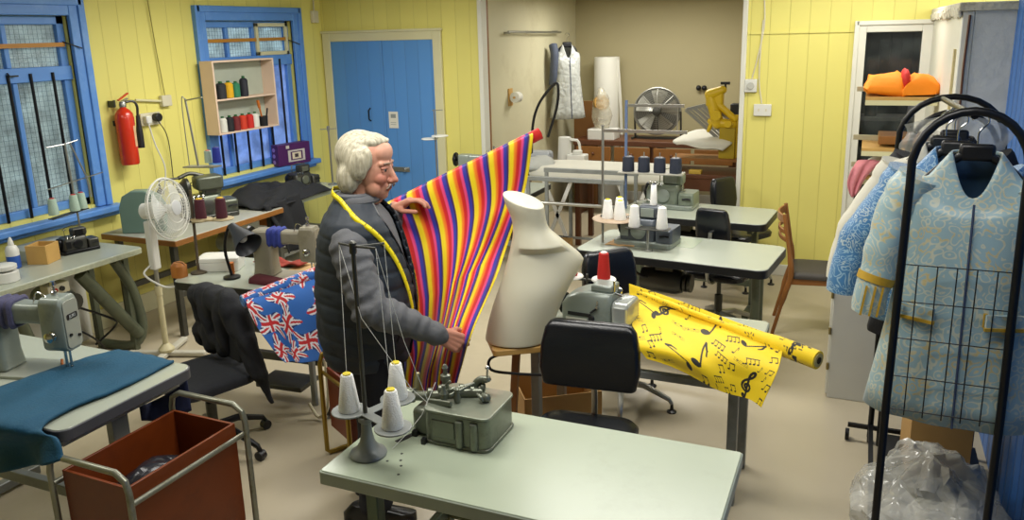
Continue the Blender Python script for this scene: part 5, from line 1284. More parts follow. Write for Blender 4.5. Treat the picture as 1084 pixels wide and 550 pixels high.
# ------------------------------------------------------------------ clothes rack and coats
rk = thing('clothes_rack', 'black metal clothes rack with arched ends and a wire grid', 'clothes rack', (.34, 3.65, 0))
def hoop(y, x0, x1, zt, tilt=0.):
    pts = [(x0, y, .03), (x0, y, .8), (x0+.01, y, zt-.26)]
    xm, hw = (x0+x1)/2, (x1-x0)/2
    for i in range(1, 14):
        a = PI-PI*i/14; pts.append((xm+hw*math.cos(a)*.97, y, zt-.24+.24*math.sin(a)**.8))
    pts += [(x1-.01, y, zt-.26), (x1, y, .8), (x1, y, .03)]
    return pts
obj(MB().tube(hoop(-.65, -.19, .17, 1.865), .0145, 12), 'front_hoop', blackmetal, rk)
obj(MB().tube(hoop(.62, -.19, .27, 1.81), .0145, 12), 'rear_hoop', blackmetal, rk)
obj(MB().tube(hoop(.54, -.15, .24, 1.75), .012, 12), 'inner_hoop', blackmetal, rk)
obj(MB().cyl((-.01, -.65, 1.85), (-.01, .62, 1.80), .012, 12), 'hanging_rail', blackmetal, rk)
for x in (-.19, .17):
    obj(MB().bar((x, -.65, .10), (x, .62, .10), .022), 'lower_rail', blackmetal, rk)
    for y in (-.65, .62): obj(MB().cyl((x-.012, y, .024), (x+.012, y, .024), .024, 14), 'caster', blackplastic, rk)
obj(MB().bar((-.30, .62, .085), (.26, .62, .085), .02).cyl((-.29, .62, .03), (-.31, .62, .03), .03, 14), 'cross_foot', blackmetal, rk)
g = MB(); zs = [at(1000, q, Y=3.0).z for q in (283, 323, 363, 404, 440)]
for z in zs: g.tube([(-.185, -.65, z), (.165, -.65, z)], .0022, 6)
for i in range(1, 6): x = -.19+.36*i/6; g.tube([(x, -.65, zs[-1]-.02), (x, -.65, zs[0])], .0022, 6)
obj(g, 'wire_grid', blackmetal, rk)
def garment(name, label, loc, rz, m, lining, trim=None, length=.9, sl=1., wide=1., sleeves=True):
    t = thing(name, label, 'garment', loc, rz)
    nz = 26; n = 48; prof = [(0, .075, .06), (-.035, .14, .068), (-.075, .195, .075), (-.16, .21, .095), (-.38, .205, .11), (-.6, .235, .12), (-.92, .29, .135)]
    def ring(z, a, b, k):
        out = []
        for j in range(n):
            th_ = 2*PI*j/n; ca, sa = math.cos(th_), math.sin(th_)
            wv = .012*math.sin(th_*9+1.3)*max(0, (-z-.35))*1.6
            zz = z*(length/.92)
            if k == 0: zz -= .15*max(0, -sa)**2.5
            if k == 1: zz -= .05*abs(ca)**1.5+.135*max(0, -sa)**3
            if k == 2: zz -= .03*abs(ca)+.11*max(0, -sa)**3
            if k == 3: zz -= .05*max(0, -sa)**3
            out.append((a*wide*math.copysign(abs(ca)**.9, ca)*(1+wv), b*math.copysign(abs(sa)**.8, sa)+wv*.6, zz))
        return out
    rings = []
    for i in range(len(prof)-1):
        st_ = 4
        for q in range(st_):
            f = q/st_; A, B = prof[i], prof[i+1]
            ra, rb2 = ring(*A, i), ring(*B, i+1)
            rings.append([tuple(ra[j][c]*(1-f)+rb2[j][c]*f for c in range(3)) for j in range(n)])
    rings.append(ring(*prof[-1], 6))
    obj(MB().loft(rings, cap=False), 'body', m, t, solid=.006, ang=80)
    obj(MB().loft([[(x*.93, y*.9+.004, z-.01) for x, y, z in r] for r in rings], cap=False), 'lining', lining, t, ang=80)
    fe = []
    for i in range(13):
        zq = -.155-.765*i/12; bq = float(np.interp(-zq, [.035, .075, .16, .38, .6, .92], [.068, .078, .097, .112, .122, .137]))
        fe.append((.006+.008*i/12, -bq-.006, zq*(length/.92)))
    obj(MB().tube(fe, .004, 6), 'front_edge', mk('dark_seam', '#33405a', .8), t)
    if sleeves:
        for sx in (-1, 1):
            w = wide*sl
            pts = curve([(sx*.165*wide, .0, -.09), (sx*.225*wide, -.01, -.2), (sx*.265*w, -.03, -.38), (sx*.30*w, -.05, -.60)], 24)
            pts = [p + V((.003*math.sin(i*1.1), .003*math.sin(i*.8), 0)) for i, p in enumerate(pts)]
            obj(MB().tube(pts, [.074-.018*(i/24)+.0015*math.sin(i*1.7) for i in range(25)], 20, flat=1.05), 'sleeve', m, t, ang=80)
            if trim:
                obj(MB().tube(pts[-6:-4], [.066, .066], 20), 'cuff_trim', trim, t)
                for q in (-.02, .01, .035): obj(MB().bar(pts[-5]+V((q, -.066, 0)), pts[-1]+V((q, -.066, .0)), .008, .004), 'cuff_trim', trim, t)
    if trim:
        for sx in (-1, 1):
            x = sx*.135; y = -.112
            obj(MB().cbox((x, y-.004, -.56), (.12, .012, .05), (0, 0, sx*.35)), 'pocket_flap', m, t)
            obj(MB().cbox((x, y-.009, -.585), (.125, .012, .012), (0, 0, sx*.35)).cbox((x-.058, y-.009-.02*sx*-1*-1*.0, -.56), (.01, .012, .05), (0, 0, sx*.35)), 'pocket_trim', trim, t)
    hg = obj(MB().tube(curve([(-.16*wide, 0, -.115), (-.09, 0, -.045), (0, 0, .0), (.09, 0, -.045), (.16*wide, 0, -.115)], 20), .016, 10, flat=.8), 'hanger', blackplastic, t)
    obj(MB().box(-.055, .055, -.014, .014, -.03, .03), 'hanger_neck', blackplastic, hg, bevel=.012)
    obj(MB().tube(curve([(0, 0, .02), (0, 0, .07), (.025, 0, .10), (.02, 0, .125), (-.005, 0, .13), (-.025, 0, .11)], 16), .003), 'hook', chrome, hg)
    return t
gold = mk('gold_trim', '#b8942c', .5, .2, var=.2, scale=60)
b1 = brocade('pale_brocade', '#8fabb2', '#babfae', '#b9aa78', 30.)
b2 = brocade('blue_brocade', '#3f78ac', '#8fb2cc', '#b3c2c8', 55.)
lining = mk('blue_lining', '#3f5f80', .5)
P1 = at(1030, 176, Y=3.13)
garment('brocade_coat', 'pale blue and gold brocade coat in front on the rack with gold cuffs', (P1.x+.01, 3.15, 1.71), rad(-5), b1, lining, gold, .97, 1., 1.)
garment('brocade_coat', 'brighter blue brocade coat hanging second on the rack', (.33, 3.42, 1.685), rad(-8), b2, lining, None, .68, 1.28, .95)
garment('white_coat', 'plain white long coat hanging third on the rack', (.31, 3.68, 1.67), rad(-4), mk('coat_white', '#cfccbd', .8, var=.05, bump=.15), whitecloth, None, .68, 1.25, .95)
garment('black_coat', 'black coat hanging behind the white coat on the rack', (.36, 3.90, 1.67), 0, blackcloth, blackcloth, None, .9, .9, .95)
pw = MB().grid(lambda u, v: V((.17+.42*u+.015*math.sin(v*20), 4.06+.06*math.sin(u*PI)*-1+.03*fbm((u*5, v*5, 2), 1), 1.70+.05*math.sin(u*PI)-.42*v-.0*u)), 30, 24)
solo(pw, 'plastic_cover', clear('cover_film', '#dfe2de', .45, .12, bump=.5), 'clear plastic dust cover hanging near the back hoop of the rack', 'cover', ang=80)
bgm = MB().ball((.37, 3.34, .17), (.29, .42, .24), 48, 28)
lump(bgm, .09, 6, 9); lump(bgm, .035, 15, 2)
bgm.v = [V((min(max(p.x, .06), .66), p.y, max(p.z, .004))) for p in bgm.v]
solo(bgm, 'plastic_bag', clear('bag_film', '#d6d6ce', .5, .08, bump=1.), 'big crumpled clear plastic bag on the floor under the rack', 'bag', ang=30)
inb = lump(MB().ball((.40, 3.30, .13), (.15, .2, .12), 24, 16), .06, 8, 5)
solo(inb, 'bag_contents', whitecloth, 'pale scraps inside the crumpled clear plastic bag', 'scraps', ang=80)
bx2 = carton('cardboard_box', 'tall brown cardboard box standing under the coats on the rack', (.415, 3.93, .112), rad(4), .25, .3, .38)
obj(MB().box(-.14, -.126, -.16, .1, .34, .42), 'flap', card, bx2)
solo(MB().box(.21, .62, 3.7, 4.17, .1115, .1119).box(.2, .215, 3.75, 4.1, .085, .1115), 'rack_shelf', blackmetal, 'thin dark shelf of the rack under the brown box', 'shelf')

# low white cabinet
lc = thing('low_cabinet', 'low white cabinet with hinges behind the coats at the right', 'cabinet', (-.085, 4.76, 0))
obj(MB().box(0, .5, 0, .9, 0, .86), 'carcass', mk('cabinet_white', '#c9c9c0', .45, var=.05), lc, bevel=.004)
obj(MB().box(-.005, .505, -.01, .91, .86, .88), 'top', whiteP, lc, bevel=.004)
obj(MB().box(-.012, .0, .01, .89, .02, .85), 'door', whiteP, lc, bevel=.003)
for z in (.2, .42, .64): obj(MB().cyl((-.006, -.006, z-.02), (-.006, -.006, z+.02), .008, 10), 'hinge', mk('brass_hinge', '#8f8050', .4, .6), lc)
solo(lump(MB().ball((.02, 5.0, .93), (.1, .12, .05), 22, 12), .05, 8, 4), 'dark_cloth', mk('dark_blue_cloth', '#1c2c40', .9, bump=.3), 'small dark blue cloth bundle on top of the low white cabinet', 'cloth', ang=80)
# shelves with orange cloth
def rshelf(name, label, y0, z, x0, x1):
    t = thing(name, label, 'shelf', ((x0+x1)/2, y0+.2, z)); hx = (x1-x0)/2
    obj(MB().box(-hx, hx, -.2, .2, -.022, 0), 'board', plywood, t, bevel=.002)
    obj(MB().box(-hx, hx, -.2, -.185, -.055, -.022), 'front_lip', creamP, t)
    for y in (.12,): obj(MB().box(-hx-.06, hx, y, y+.03, .012, .045), 'bearer', mk('pale_bearer', '#a8a184', .6), t)
    return t
sA = rshelf('wall_shelf', 'upper wooden shelf holding orange cloth before the glazed door', 5.9, 1.675, .0, .43)
sB = rshelf('wall_shelf', 'lower wooden shelf before the glazed door with pale cloth under it', 5.9, 1.335, .0, .43)
sC = rshelf('wall_shelf', 'lowest wooden shelf holding folded white and pink cloth', 5.9, 1.14, .0, .43)
orange = mk('orange_cloth', '#f28a0a', .75, var=.1, bump=.3, bscale=30)
for x, w, lb in ((.12, .13, 'left orange cloth bundle on the upper wooden shelf'), (.33, .10, 'right orange cloth bundle on the upper wooden shelf')):
    mbb = lump(MB().loft([[(xx, yy, 1.69+z) for xx, yy in rrect(x-w+k, x+w-k, 5.93+k, 6.2-k, .04, 6)] for z, k in ((.0, .0), (.025, -.01), (.06, .0), (.10, .02), (.125, .06))]), .055, 10, x*40)
    solo(mbb, 'orange_cloth', orange, lb, 'cloth', ang=60)
solo(lump(MB().ball((.235, 6.0, 1.785), (.03, .08, .07), 16, 10), .03, 14, 3), 'red_ribbon', mk('red_ribbon', '#c4241c', .7), 'red cloth strip between the two orange bundles', 'cloth', ang=70)
solo(lump(MB().loft([[(x, y, 1.155+z) for x, y in rrect(.05+k, .42-k, 5.92+k, 6.2-k, .03)] for z, k in ((0, 0), (.06, 0), (.08, .03))]), .02, 10, 6), 'white_cloth', whitecloth, 'folded white cloth on the lowest wooden shelf', 'cloth', ang=60)
pk, uv = sheet([[(-.02, 5.96, 1.235), (.06, 5.93, 1.25), (.14, 5.94, 1.24)], [(-.05, 5.87, 1.19), (.02, 5.88, 1.20), (.08, 5.88, 1.19)], [(-.07, 5.86, 1.10), (-.02, 5.865, 1.08), (.03, 5.865, 1.12)], [(-.05, 5.86, 1.02), (-.03, 5.86, 1.0), (.0, 5.86, 1.04)]], 14, 16, lambda u, v: V((0, .012*math.sin(u*14), 0)))
solo(pk, 'pink_cloth', mk('pink_cloth', '#c87c84', .8, bump=.2), 'dusty pink cloth spilling off the lowest wooden shelf', 'cloth', solid=.008, ang=80)
solo(MB().box(.1, .4, 5.95, 6.25, 1.355, 1.41), 'wooden_tray', woodbrown, 'brown wooden tray on the lower shelf before the glazed door', 'tray', bevel=.004)

# ------------------------------------------------------------------ rear room
ib = thing('ironing_table', 'long white covered ironing table in the opening to the rear room', 'table', (-2.27, 7.35, 0))
mbb = MB().loft([[(x, yy, zz) for yy, zz in rrect(-.26+k, .26-k, .76+k*.6, .90-k*.5, .05, 6)] for x, k in ((-.70, .07), (-.67, .02), (-.4, 0), (0, .004), (.4, 0), (.65, .01), (.68, .06))])
mbb.v = [p+V((0, .012*math.sin(p.x*17), .008*fbm(p, 5))) for p in mbb.v]
obj(mbb, 'covered_board', whitecloth, ib, ang=60)
for sx in (-.4, .35):
    for s_ in (-1, 1): obj(MB().bar((sx-.17*s_, -.18, .0), (sx+.15*s_, -.18, .78), .035, .02), 'leg', whiteplastic, ib)
    obj(MB().bar((sx, .2, 0), (sx, .2, .78), .03), 'leg', greysteel, ib)
obj(MB().bar((-.55, -.18, .2), (.5, -.18, .2), .02), 'stretcher', greysteel, ib)
solo(lump(MB().ball((-2.92, 7.3, .88), (.17, .22, .08), 26, 14), .05, 7, 8), 'grey_sheet', mk('grey_sheet', '#aeb0aa', .8, bump=.2), 'crumpled pale grey sheet at the left end of the ironing table', 'cloth', ang=80)
sd = thing('side_table', 'low wooden side table left of the ironing table', 'table', (-2.98, 7.85, 0))
obj(MB().box(-.4, .4, -.25, .25, .72, .76), 'top', woodbrown, sd, bevel=.004)
for sx in (-.36, .36):
    for sy in (-.21, .21): obj(MB().box(sx-.025, sx+.025, sy-.025, sy+.025, 0, .72), 'leg', darkwood, sd)
tb_ = thing('tool_box', 'blue and pale grey tool box on the side table behind the rainbow cloth', 'box', (-3.12, 7.78, .76), rad(8))
obj(MB().loft([[(x, y, z) for x, y in rrect(-.15+k, .15-k, -.09+k, .09-k, .015)] for z, k in ((0, .01), (.10, 0))]), 'box_body', mk('tool_blue', '#232f66', .45), tb_, bevel=.003)
obj(MB().loft([[(x, y, z) for x, y in rrect(-.155+k, .155-k, -.095+k, .095-k, .015)] for z, k in ((.101, 0), (.16, .003), (.18, .02))]), 'lid', mk('pale_grey_lid', '#a3a8ae', .45), tb_, bevel=.003)
jg = thing('white_jug', 'white plastic jug standing beside the tool box', 'jug', (-2.84, 7.86, .76))
obj(MB().lathe([(.075, 0), (.08, .01), (.07, .2), (.065, .32), (.06, .325)], n=22), 'body', whiteplastic, jg)
obj(MB().tube(curve([(.06, 0, .30), (.15, 0, .28), (.16, 0, .15), (.075, 0, .08)], 14), .014), 'handle', whiteplastic, jg)
wb_ = thing('white_carton', 'white rounded carton in front of the rear bench by the jug', 'box', (-2.68, 7.8, .76))
obj(MB().prism(rrect(-.1, .1, -.07, .07, .02), 0, .16), 'carton_body', whiteplastic, wb_, bevel=.01)
obj(MB().cyl((0, 0, .16), (0, 0, .20), .05, 18), 'carton_lid', whiteplastic, wb_, bevel=.005)
solo(lump(MB().ball((-2.62, 7.68, .785), (.07, .035, .022), 16, 8), .02, 14, 5), 'orange_rag', mk('orange_rag', '#e07a18', .8), 'small orange rag beside the white carton', 'cloth', ang=80)
solo(MB().tube(curve([at(563, 176, Y=7.7), at(563, 145, Y=7.7), at(566, 122, Y=7.7), at(574, 104, Y=7.7), at(588, 88, Y=7.7), at(591, 95, Y=7.7), at(589, 115, Y=7.7), at(580, 145, Y=7.7)], 40), .014, 10), 'iron_hose', blackplastic, 'black looped iron hose rising above the rainbow cloth end', 'hose')
# bench at the rear
rbn = thing('rear_bench', 'long dark wooden bench with drawers along the wall of the rear room', 'bench', (-2.2, 9.3, 0))
obj(MB().box(-.95, .95, -.3, .3, .84, .9), 'bench_top', darkwood, rbn, bevel=.005)
for i in range(4): 
    x = -.93+.465*i
    d = obj(MB().box(x+.02, x+.445, -.3, -.28, .66, .83), 'drawer', woodbrown, rbn, bevel=.006)
    obj(MB().ball((x+.23, -.31, .745), .018, 12, 8), 'knob', darkwood, d)
for sx in (-.9, 0, .9): obj(MB().box(sx-.04, sx+.04, -.26, .26, 0, .84), 'upright', darkwood, rbn)
wt = thing('wooden_table', 'dark brown wooden table in the rear room under the yellow press', 'table', (-1.37, 7.95, 0))
obj(MB().box(-.38, .36, -.26, .26, .74, .78), 'top', darkwood, wt, bevel=.004)
obj(MB().box(-.36, .34, -.25, -.23, .62, .74), 'apron', darkwood, wt)
for sx in (-.34, .32):
    for sy in (-.22, .22): obj(MB().box(sx-.03, sx+.03, sy-.03, sy+.03, 0, .74), 'leg', darkwood, wt)
rw = thing('raised_shelf', 'wooden plank shelf standing on the dark brown table', 'shelf', (-1.37, 8.05, .78))
obj(MB().box(-.36, .34, -.15, .15, .10, .125), 'board', woodbrown, rw)
for sx in (-.34, .32): obj(MB().box(sx-.015, sx+.015, -.14, .14, 0, .10), 'side', darkwood, rw)
solo(MB().prism(rrect(-1.52, -1.40, 7.72, 7.80, .01), .78, .815), 'yellow_box', mk('dull_yellow_box', '#b89a3a', .6), 'small yellow box at the front of the dark brown table', 'box', bevel=.003)
# yellow press
yel = mk('machine_yellow', '#d6b41c', .38, var=.12, scale=6)
yp = thing('yellow_press', 'yellow cast heat press with grey slatted platen in the rear room', 'press', (-1.30, 8.05, .905))
def Lp(x, y, Y=8.0): return at(x, y, Y=Y)-V(yp.location)
obj(MB().capsule(Lp(752, 100), Lp(765, 95), .055, .04).capsule(Lp(752, 102), Lp(760, 130), .05, .06).capsule(Lp(760, 130), Lp(775, 132), .055, .045).capsule(Lp(762, 112), Lp(778, 126), .035, .03), 'cast_arm', yel, yp)
obj(MB().capsule(Lp(752, 128), Lp(768, 136), .03, .03).capsule(Lp(755, 125), Lp(750, 138), .025, .02), 'lower_arm', yel, yp)
obj(MB().box(.02, .17, -.1, .05, .0, .30), 'yellow_box_housing', mk('dull_yellow', '#a88f14', .45), yp, bevel=.004)
obj(MB().box(.14, .22, -.05, .08, -.0, .42), 'yellow_column', yel, yp, bevel=.004)
obj(MB().box(.1, .24, .0, .12, .36, .52), 'black_motor', blackplastic, yp, bevel=.01)
obj(MB().tube([Lp(768, 96), Lp(768, 88)], .01).cyl(Lp(763, 88), Lp(773, 88), .014, 10), 'top_handle', blackplastic, yp)
A_, B_, C_, D_ = Lp(726, 116), Lp(752, 110), Lp(785, 140), Lp(762, 148)
fm = MB()
for f in (0, .33, .66, 1.):
    fm.bar(A_.lerp(B_, f)+V((0, .05*f, 0)), D_.lerp(C_, f)+V((0, .05*f, 0)), .022, .03)
fm.bar(A_, B_+V((0, .05, 0)), .022, .03).bar(D_, C_+V((0, .05, 0)), .022, .03)
for f in (.16, .5, .83): fm.bar(A_.lerp(B_, f)+V((0, .05*f, 0)), D_.lerp(C_, f)+V((0, .05*f, 0)), .012, .02)
obj(fm, 'slatted_platen', steel, yp)
obj(MB().box(*[q for ab in zip(Lp(750, 108, 8.02)-V((.02, .05, .04)), Lp(764, 100, 8.02)+V((.02, .05, .03))) for q in ab]), 'head_block', yel, yp, bevel=.02)
obj(MB().lathe([(.02, -.03), (.05, -.03), (.05, .03), (.02, .03)], Lp(758, 122, 7.94), 20, (0, -1, 0)).lathe([(.015, -.02), (.035, -.02), (.035, .03), (.015, .03)], Lp(771, 131, 7.94), 18, (0, -1, 0)), 'side_boss', yel, yp)
pad, uv = sheet([[Lp(730, 140, 8.2), Lp(755, 137, 8.2), Lp(785, 142, 8.2)], [Lp(713, 149, 7.95), Lp(745, 148, 7.9), Lp(775, 152, 7.95)], [Lp(716, 153, 7.9), Lp(740, 156, 7.86), Lp(765, 160, 7.9)]], 20, 14, lambda u, v: V((0, 0, .01*math.sin(u*9))))
obj(pad, 'cloth_pad', whitecloth, yp, solid=.014)
for qx, w in ((739.5, 'left'), (745.5, 'right')):
    p = at(qx, 93, Y=9.95); solo(MB().ball(p, .032, 14, 10).cyl(p, (p.x, 10.001, p.z), .012, 10), 'coat_peg', blackplastic, '%s one of two black round pegs on the rear wall above the yellow press' % w, 'peg', group='wall pegs')
# floor fan of the rear room
ff = thing('drum_fan', 'large grey metal caged fan on the bench of the rear room', 'fan', (at(697, 120, Y=9.3).x, 9.3, .9))
cz = at(697, 117, Y=9.3).z-.9; fc = V((0, -.06, cz)); fd = V((.15, -1, .05)).normalized(); fu = fd.orthogonal().normalized(); fw = fd.cross(fu)
cgm = MB()
def ring(r, d, n=48): return [fc+fd*d+(fu*math.cos(2*PI*i/n)+fw*math.sin(2*PI*i/n))*r for i in range(n)]
for i in range(9): cgm.tube(ring(.07+.022*i, .085-.0012*i*i), .003, 4, closed=True)
cgm.tube(ring(.265, 0), .012, 6, closed=True)
for i in range(8):
    a = 2*PI*i/8; e = fu*math.cos(a)+fw*math.sin(a); cgm.tube([fc+fd*.09+e*.05, fc+fd*.075+e*.16, fc+e*.265], .004, 4)
obj(cgm, 'cage', mk('fan_grey', '#86857c', .4, .5), ff)
obj(MB().lathe([(.255, -.06), (.27, -.05), (.27, .0), (.255, .0)], fc, 40, fd), 'drum', mk('fan_dark', '#5d5c55', .45, .4), ff)
for i in range(5):
    a0 = 2*PI*i/5
    obj(MB().grid(lambda u, v: fc+fd*(.02+.05*(u-.5))+(fu*math.cos(a0+(u-.5)*.9)+fw*math.sin(a0+(u-.5)*.9))*(.04+.2*v), 8, 6), 'blade', mk('blade_grey', '#a5a49a', .35, .5), ff)
obj(MB().lathe([(.05, .0), (.05, .09), (.02, .1)], fc, 18, fd), 'hub', darksteel, ff)
for sx in (-.27, .27): obj(MB().bar((sx, 0, .0), (sx, -.05, cz), .02), 'stand_arm', darksteel, ff)
obj(MB().bar((-.28, -.12, .012), (-.28, .12, .012), .024).bar((.28, -.12, .012), (.28, .12, .012), .024).bar((-.28, 0, .012), (.28, 0, .012), .024), 'stand_base', darksteel, ff)
# paper roll, plastic bag, hanging clothes and small fittings
solo(MB().lathe([(.155, 0), (.16, .01), (.16, 1.82), (.155, 1.83), (.05, 1.83), (.045, 1.80)], (-2.97, 9.78, 0), 32).tube(curve([(-2.82, 9.74, 1.8), (-2.78, 9.75, 1.2), (-2.76, 9.75, .6), (-2.76, 9.75, .02)], 12), .02, 6), 'paper_roll', paper, 'tall white paper roll standing in the corner of the rear room', 'roll')
solo(lump(MB().ball((-2.86, 9.2, 1.22), (.11, .1, .28), 24, 16), .06, 6, 7), 'clear_bag', clear('bag_film2', '#cfcab4', .45, .12, bump=.8), 'clear plastic bag holding tape on the rear bench beside the paper roll', 'bag', ang=60)
solo(MB().lathe([(.06, -.025), (.09, -.025), (.09, .025), (.06, .025)], (-2.86, 9.18, 1.32), 26, (.6, -.7, .2)), 'tape_roll', mk('brown_tape', '#a8803c', .4), 'brown tape roll inside the clear bag on the rear bench', 'tape')
solo(MB().prism(rrect(-2.99, -2.66, 9.05, 9.3, .02), .9, 1.02), 'white_box', whiteplastic, 'white box under the clear bag on the rear bench', 'box', bevel=.006)
hr = thing('wall_rail', 'metal garment rail bracketed to the dirty cream wall of the rear room', 'rail', (-3.44, 8.45, 2.14))
obj(MB().cyl((.06, -.75, .02), (.06, .8, .0), .012, 10), 'rod', steel, hr)
for y in (-.7, -.1, .7): obj(MB().bar((-.008, y, .01), (.06, y, .01), .02), 'bracket', steel, hr)
wr_ = garment('wrapped_coat', 'pale coat in plastic wrapping hanging on the rail of the rear room', (-3.22, 9.02, 2.0), rad(35), clear('wrap_film', '#c9ccc6', .75, .2, bump=.6), mk('pale_inner', '#b9bcb6', .8), None, .84, .7, .72, False)
sl_ = MB().tube(curve([(-3.36, 8.93, 2.0), (-3.33, 8.9, 1.9), (-3.34, 8.9, 1.7), (-3.36, 8.92, 1.55)], 16), [.05-.0*i for i in range(17)], 12)
solo(sl_, 'striped_scarf', mk('dark_stripes', '#4d5566', .7, var=.3, scale=20), 'dark blue grey scarf hanging beside the wrapped coat', 'sash')
tr_ = thing('paper_holder', 'white toilet roll on a small wooden holder on the cream wall', 'holder', (-3.4505, 7.86, 1.49))
obj(MB().box(0, .012, -.05, .05, -.09, .09), 'back_board', plywood, tr_)
obj(MB().lathe([(.02, -.05), (.055, -.05), (.055, .05), (.02, .05)], (.075, .0, 0), 24, (0, 1, 0)), 'paper', paper, tr_)
obj(MB().cyl((.075, -.07, 0), (.075, .07, 0), .012, 10).bar((.0, .065, 0), (.08, .065, 0), .014), 'spindle', plywood, tr_)
solo(MB().box(-3.28, -2.98, 9.42, 9.46, .02, 1.32), 'brown_board', mk('brown_board', '#7d5426', .7, var=.15), 'brown board leaning under the wrapped coat in the rear room', 'board', bevel=.003)
carton('cardboard_box', 'small cardboard box on the floor beyond the steel frame', (-2.62, 7.02, 0), rad(10), .26, .24, .2)
sewing_machine('grey lockstitch machine on the table half hidden behind the rainbow cloth', (-3.42, 6.72, .76), rad(8), greyenamel, mk('pale_enamel', '#9da195'))
s7 = thing('thread_stand', 'slim thread stand with two white plates in front of the blue door', 'thread stand', (-3.66, 6.58, .76))
obj(MB().cyl((0, 0, 0), (0, 0, .72), .007, 10).lathe([(.05, 0), (.05, .006), (.015, .02)], n=16), 'pole', steel, s7)
obj(MB().lathe([(.075, .44), (.08, .445), (.075, .45)], (-.06, 0, 0), 22).lathe([(.075, .47), (.08, .475), (.075, .48)], (.05, 0, 0), 22), 'cone_plate', whiteplastic, s7)
obj(MB().bar((-.02, 0, .71), (.09, 0, .715), .008), 'top_arm', steel, s7)
# ------------------------------------------------------------------ the man
man = thing('person', 'grey haired man in a dark quilted vest with yellow tape measure holding rainbow cloth', 'person', (MP.x, MP.y, 0), rad(22))
skinM = vcol('skin', .6)
def mv(x, y, z): return V((x, y, z))
HC = V((.022, 0, 1.622)); HS = 1.12
HR = Matrix.Rotation(rad(-12), 3, 'Z') @ Matrix.Rotation(rad(7), 3, 'Y')
def hp(x, y, z): return HC + HR @ (V((x, y, z))*HS)
B = MB()
def hb(c, r, mb=None): (mb or B).ball(hp(*c), tuple(q*HS for q in r), 22, 14, HR)
def hc(a, b, r1, r2=None, mb=None): (mb or B).capsule(hp(*a), hp(*b), r1*HS, (r2 or r1)*HS)
hb((-.015, 0, .035), (.098, .077, .09)); hb((.028, 0, -.02), (.064, .067, .095)); hb((.035, 0, -.082), (.054, .054, .044))
hb((.06, 0, -.104), (.026, .028, .02)); hc((.084, 0, .008), (.108, 0, -.038), .010, .0135); hb((.112, 0, -.040), (.013, .0135, .012))
for s in (-1, 1):
    hb((.098, s*.012, -.045), (.011, .009, .009)); hb((.062, s*.036, -.036), (.027, .025, .026)); hb((-.008, s*.078, -.018), (.018, .01, .031))
    hc((.083, s*.014, .022), (.07, s*.045, .02), .011, .010); hb((.045, s*.048, -.075), (.03, .016, .03))
    hc((.083, s*.018, -.0135), (.078, s*.042, -.012), .0055)
hb((.070, 0, -.070), (.026, .031, .028)); hc((.091, -.016, -.066), (.091, .016, -.066), .0058); hc((.09, -.014, -.077), (.09, .014, -.077), .0062)
hb((.02, 0, -.122), (.045, .045, .028)); hb((.052, 0, .055), (.04, .055, .045))
B.capsule((-.035, 0, 1.40), (.01, 0, 1.545), .064, .06); B.capsule((-.03, 0, 1.44), (.05, 0, 1.52), .05, .05)
# trunk, legs and arms inside the clothes, all one surface
B.capsule((-.03, -.13, 1.36), (-.03, .13, 1.36), .08); B.ball((-.03, 0, 1.22), (.12, .17, .22)); B.ball((-.02, 0, .98), (.13, .17, .2))
RS, RE, RW = V((-.035, -.205, 1.315)), V((.045, -.285, 1.085)), V((.325, -.205, .93))
LS, LE, LW = V((-.03, .205, 1.37)), V((.0, .40, 1.15)), V((.045, .43, 1.345))
for s_, e_, w_ in ((RS, RE, RW), (LS, LE, LW)):
    B.capsule(s_, e_, .055, .044); B.capsule(e_, w_, .044, .03)
for sy in (-1, 1):
    B.capsule((-.01, sy*.09, .9), (.01, sy*.105, .5), .085, .058); B.capsule((.01, sy*.105, .5), (-.03, sy*.11, .09), .058, .04)
    B.capsule((-.05, sy*.11, .05), (.07, sy*.122, .04), .03, .022)
def hand(w, f, nrm, side, curls, thumb, spread=.0, sc=1.08):
    f = V(f).normalized(); nrm = V(nrm); nrm = (nrm-f*nrm.dot(f)).normalized(); s = f.cross(nrm)*side
    offs = (.029, .010, -.010, -.028); L = ((.044, .027, .021), (.049, .031, .022), (.046, .029, .021), (.036, .022, .019)); R = (.0095, .0098, .0093, .0082)
    for i in range(4):
        k = w + f*(.086-.006*abs(i-1))*sc + s*offs[i]*sc
        B.capsule(w+s*offs[i]*.6*sc, k, .0165*sc, .0135*sc)
        p = k; a = 0
        for j in range(3):
            a += curls[i][j]
            d = (f*math.cos(a) - nrm*math.sin(a) + s*spread*(1.5-i)*.3).normalized()
            q = p + d*L[i][j]*sc; B.capsule(p, q, R[i]*(1-.09*j)*sc, R[i]*(.92-.09*j)*sc); p = q
    B.ball(w+f*.045*sc-nrm*.006, (.036*sc, .036*sc, .018*sc), 16, 10, Matrix((f, s, nrm)).transposed())
    p = w+f*.022*sc+s*.022*sc-nrm*.006; B.capsule(w, p, .018*sc, .017*sc)
    for d, l, r in thumb:
        d = (f*d[0]+s*d[1]-nrm*d[2]).normalized(); q = p+d*l*sc; B.capsule(p, q, r*sc, r*.9*sc); p = q
fr_ = (RW-RE).normalized()
hand(RW, fr_*1.+V((0, .02, -.06)), (.05, -.92, .38), -1, [(.55, .9, .7), (.65, 1., .8), (.75, 1.05, .85), (.85, 1.1, .9)], [((.75, .55, .45), .045, .0135), ((.95, .1, .4), .034, .0115), ((.95, -.15, .35), .026, .0105)])
hand(LW, (.88, -.12, .42), (-.30, .05, .95), 1, [(.35, .55, .5), (.4, .6, .5), (.42, .6, .5), (.45, .65, .5)], [((.6, .65, .5), .044, .0135), ((.9, .15, .45), .034, .0115), ((.9, -.05, .5), .026, .0105)])
body = solidmesh(B, .0043, 3)
HRi = HR.transposed(); HCv = HC
cols = []
